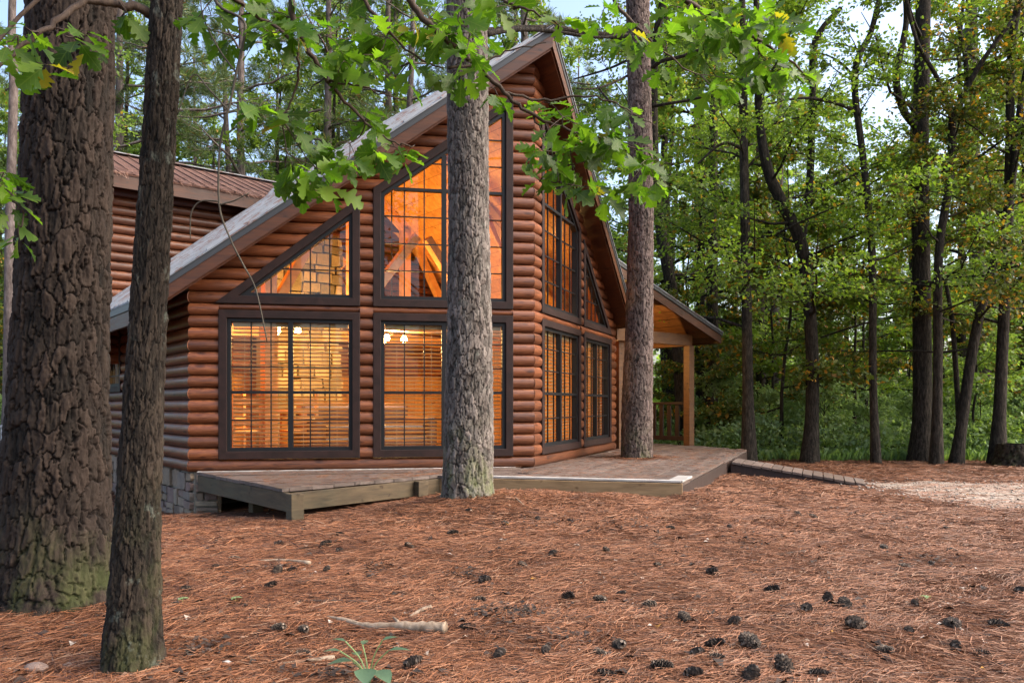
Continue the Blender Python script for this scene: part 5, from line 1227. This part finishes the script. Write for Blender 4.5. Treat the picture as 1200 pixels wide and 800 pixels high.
# ---- woods behind: prototypes, then copies of tree, trunk and crown
def proto(kind, seed):
    r_ = np.random.default_rng(seed)
    if kind == 'broadleaf':
        H = r_.uniform(12, 16); p = bendpath(H, r_); T, Lf = grow(p, np.linspace(.17, .02, len(p)), 3.0, 20, 3.9, 7200, .15, r_, elev=(.0, .9), twigs=8); return tree('broadleaf_tree', (0, 0, 0), '', None, T, Lf, 'bark_mid', 'leaf_far')
    if kind == 'pine':
        H = r_.uniform(20, 24); p = bendpath(H, r_, .02); T, Lf = grow(p, np.linspace(.22, .03, len(p)), 9, 30, 3.3, 11000, .36, r_, elev=(-.1, .7), twigs=8, style='pine'); return tree('pine_tree', (0, 0, 0), '', None, T, Lf, 'bark_pale', 'pine_needle')
    if kind == 'sapling':
        H = r_.uniform(3.6, 6.5); p = bendpath(H, r_, .08); T, Lf = grow(p, np.linspace(.04, .008, len(p)), 1.0, 16, 1.9, 4600, .10, r_, elev=(.0, .8), twigs=7, sides=6, flat=.25); return tree('sapling', (0, 0, 0), '', None, T, Lf, 'bark_mid', r_.choice(['leaf_wood', 'leaf_far', 'leaf_yellow']))
    H = r_.uniform(1.1, 1.7); p = bendpath(H, r_, .1, 6); T, Lf = grow(p, np.linspace(.02, .005, 6), .1, 16, 1.0, 2600, .085, r_, elev=(.1, 1.0), twigs=5, sides=5, flat=.6); return tree('shrub', (0, 0, 0), '', None, T, Lf, 'bark_mid', 'leaf_bush', 'shrub')
def free(x, y, m=0):
    dx, dy = x-P0[0], y-P0[1]; l, s = dx*cR+dy*sR, -dx*sR+dy*cR
    return not (-6.2-m < l < 7.5+m and -4-m < s < 14.5+m)
def plant(kind, seeds, n, xr, dr, sc, label, group, seed, cond=None, sink=0.):
    ps = [proto(kind, s) for s in seeds]; r_ = np.random.default_rng(seed); used = set(); placed = []; tries = 0
    while len(placed) < n and tries < 6000:
        tries += 1; px = r_.uniform(*xr); d = dr[0]+(dr[1]-dr[0])*r_.random(); x = (px-600)/900*d
        if not free(x, d, .8) or (cond and not cond(px, d)): continue
        if any((x-a)**2+(d-b)**2 < (.9 if kind == 'shrub' else 2.2)**1.6 for a, b in placed): continue
        placed.append((x, d)); k = int(r_.integers(len(ps))); s = r_.uniform(*sc); loc = (x, d, gz(x, d)-sink); rot = (0, 0, r_.uniform(0, 6.28))
        if k in used: dup(ps[k], loc, rot, s, label, group)
        else:
            used.add(k); e = ps[k]; e.location = loc; e.rotation_euler = rot; e.scale = (s,)*3; e['label'] = label; e['group'] = group
    for k, e in enumerate(ps):
        if k not in used:
            for c in list(e.children): bpy.data.objects.remove(c)
            bpy.data.objects.remove(e)
gap = lambda px, d: not (930 < px < 1065) or d > 46
plant('broadleaf', (201, 202, 203, 204, 205), 32, (640, 1330), (19, 52), (.8, 1.25), 'slender green broadleaf tree in the woods to the right of the cabin', 'broadleaf trees in the woods on the right', 1, lambda px, d: gap(px, d) and px > 720)
plant('broadleaf', (206, 207), 26, (-160, 640), (27, 50), (.95, 1.4), 'green broadleaf tree far behind the cabin roof on the left', 'broadleaf trees behind the cabin', 2)
plant('pine', (211, 212, 213), 32, (-150, 720), (23, 52), (.8, 1.15), 'tall soft needled pine in the woods behind the cabin', 'pines behind the cabin', 3)
plant('pine', (214, 215), 7, (760, 1330), (30, 56), (.8, 1.15), 'tall pine standing deep in the woods on the right', 'pines deep on the right', 4, gap)
plant('sapling', (221, 222, 223, 224, 225), 40, (790, 1310), (16.5, 30), (.7, 1.25), 'leafy young sapling among the trunks on the right', 'saplings in the woods on the right', 5, lambda px, d: px > 800)
plant('sapling', (226, 227), 10, (-160, 40), (18, 30), (.7, 1.2), 'leafy young sapling at the far left behind the big trunk', 'saplings on the far left', 6)
plant('shrub', (231, 232, 233, 234), 120, (770, 1290), (16.4, 27), (.55, 1.1), 'bright green bush at the edge of the woods', 'bushes along the wood edge', 7, lambda px, d: px > 800)
plant('shrub', (235,), 12, (-140, 25), (17, 26), (.7, 1.1), 'green bush at the far left beyond the pedestal', 'bushes on the far left', 8)
# ground cover, grass and the far wood as masses
def scatter_leaves(n, xr, dr, h, size, name, mat, label, cat, seed):
    r_ = np.random.default_rng(seed); px = r_.uniform(*xr, n); d = dr[0]+(dr[1]-dr[0])*r_.random(n)**1.4; x = (px-600)/900*d
    hm = h*np.clip(fbm(x*.45+3, d*.45, 3)*2.2-.25, .1, 1.4); z = ground_z(x, d)+hm*r_.random(n)
    dx, dy = x-P0[0], d-P0[1]; l, s = dx*cR+dy*sR, -dx*sR+dy*cR; ok = ~((l > -5.4) & (l < 6.8) & (s > -3) & (s < 14)); C = np.stack([x, d, z], -1)[ok]; m = len(C)
    V, F = leaf_quads(C, r_.normal(0, 1, (m, 3)), np.array([0, 0, 1.])+r_.normal(0, .6, (m, 3)), size*r_.uniform(.6, 1.4, m)); return tag(np_mesh(name, V, F, M[mat]), label, cat, kind='stuff')
scatter_leaves(52000, (770, 1330), (15.9, 36), .75, .095, 'undergrowth', 'leaf_bush', 'low bright green undergrowth below the trees on the right', 'undergrowth', 31)
scatter_leaves(14000, (-200, 60), (15, 34), .6, .11, 'undergrowth', 'leaf_bush', 'low green undergrowth at the far left behind the trunks', 'undergrowth', 32)
scatter_leaves(55000, (-350, 1550), (46, 90), 7, .5, 'distant_woods', 'leaf_far', 'mass of far green woods closing the view behind all trunks', 'woods', 33)
n = 14000; r_ = np.random.default_rng(41); px = r_.uniform(830, 1220, n); d = r_.uniform(15.6, 20, n); x = (px-600)/900*d; z = ground_z(x, d); a = r_.uniform(0, 6.28, n); hh = r_.uniform(.07, .26, n); w = .007
V = np.stack([np.stack([x-w*np.cos(a), d-w*np.sin(a), z], -1), np.stack([x+w*np.cos(a), d+w*np.sin(a), z], -1), np.stack([x+.1*hh*np.sin(a), d+.1*hh*np.cos(a), z+hh*.7], -1), np.stack([x+.45*hh*np.sin(a), d+.45*hh*np.cos(a), z+hh], -1)], 1)
tag(np_mesh('grass', V.reshape(-1, 3), np.arange(n)[:, None]*4+np.array([[0, 1, 2, 3]]), M['grass_blade']), 'light green grass tufts along the edge of the woods', 'grass', kind='stuff')
# ================================================================== LIGHT
SUN_EL, SUN_AZ = 42., 98.      # azimuth clockwise from +Y: the veiled sun stands to the right, over the drive's clearing
w = bpy.data.worlds.new('World'); S.world = w; w.use_nodes = True; nt = w.node_tree; bg = nt.nodes['Background']
sky = nt.nodes.new('ShaderNodeTexSky'); sky.sky_type = 'NISHITA'; sky.sun_disc = False; sky.sun_elevation = R(SUN_EL); sky.sun_rotation = R(SUN_AZ); sky.air_density = 1.0; sky.dust_density = 5.0; sky.ozone_density = 1.0
nt.links.new(sky.outputs[0], bg.inputs[0]); bg.inputs[1].default_value = .15
sl = bpy.data.lights.new('sun', 'SUN'); sl.energy = 1.3; sl.angle = R(75); sl.color = (1, .93, .84); so_ = bpy.data.objects.new('sun', sl); COL.objects.link(so_)
dv = Vector((math.sin(R(SUN_AZ))*math.cos(R(SUN_EL)), math.cos(R(SUN_AZ))*math.cos(R(SUN_EL)), math.sin(R(SUN_EL)))); so_.rotation_euler = dv.to_track_quat('Z', 'Y').to_euler(); so_.location = (20, -20, 30)
# the lit lamps the photograph shows: three chandeliers' worth of warm bulbs inside, one lantern on the porch
lamp(tuple(c1p+np.array([0, 0, -.12])), 115, .12); lamp(tuple(c3p+np.array([0, 0, -.12])), 115, .12); lamp(tuple(c2p+np.array([0, 0, -.12])), 115, .12)
lamp(tuple(loc2w(4.13, 2.75, 1.80)), 42, .05)
S.view_settings.view_transform = 'Standard'; S.view_settings.look = 'None'; S.view_settings.gamma = 1; S.view_settings.use_curve_mapping = False
S.view_settings.exposure = 1.68
S.render.engine = 'CYCLES'; cy = S.cycles; cy.use_denoising = True; cy.denoiser = 'OPENIMAGEDENOISE'; cy.max_bounces = 7; cy.diffuse_bounces = 3; cy.glossy_bounces = 3; cy.transmission_bounces = 4; cy.transparent_max_bounces = 12; cy.sample_clamp_indirect = 6; cy.caustics_reflective = False; cy.caustics_refractive = False
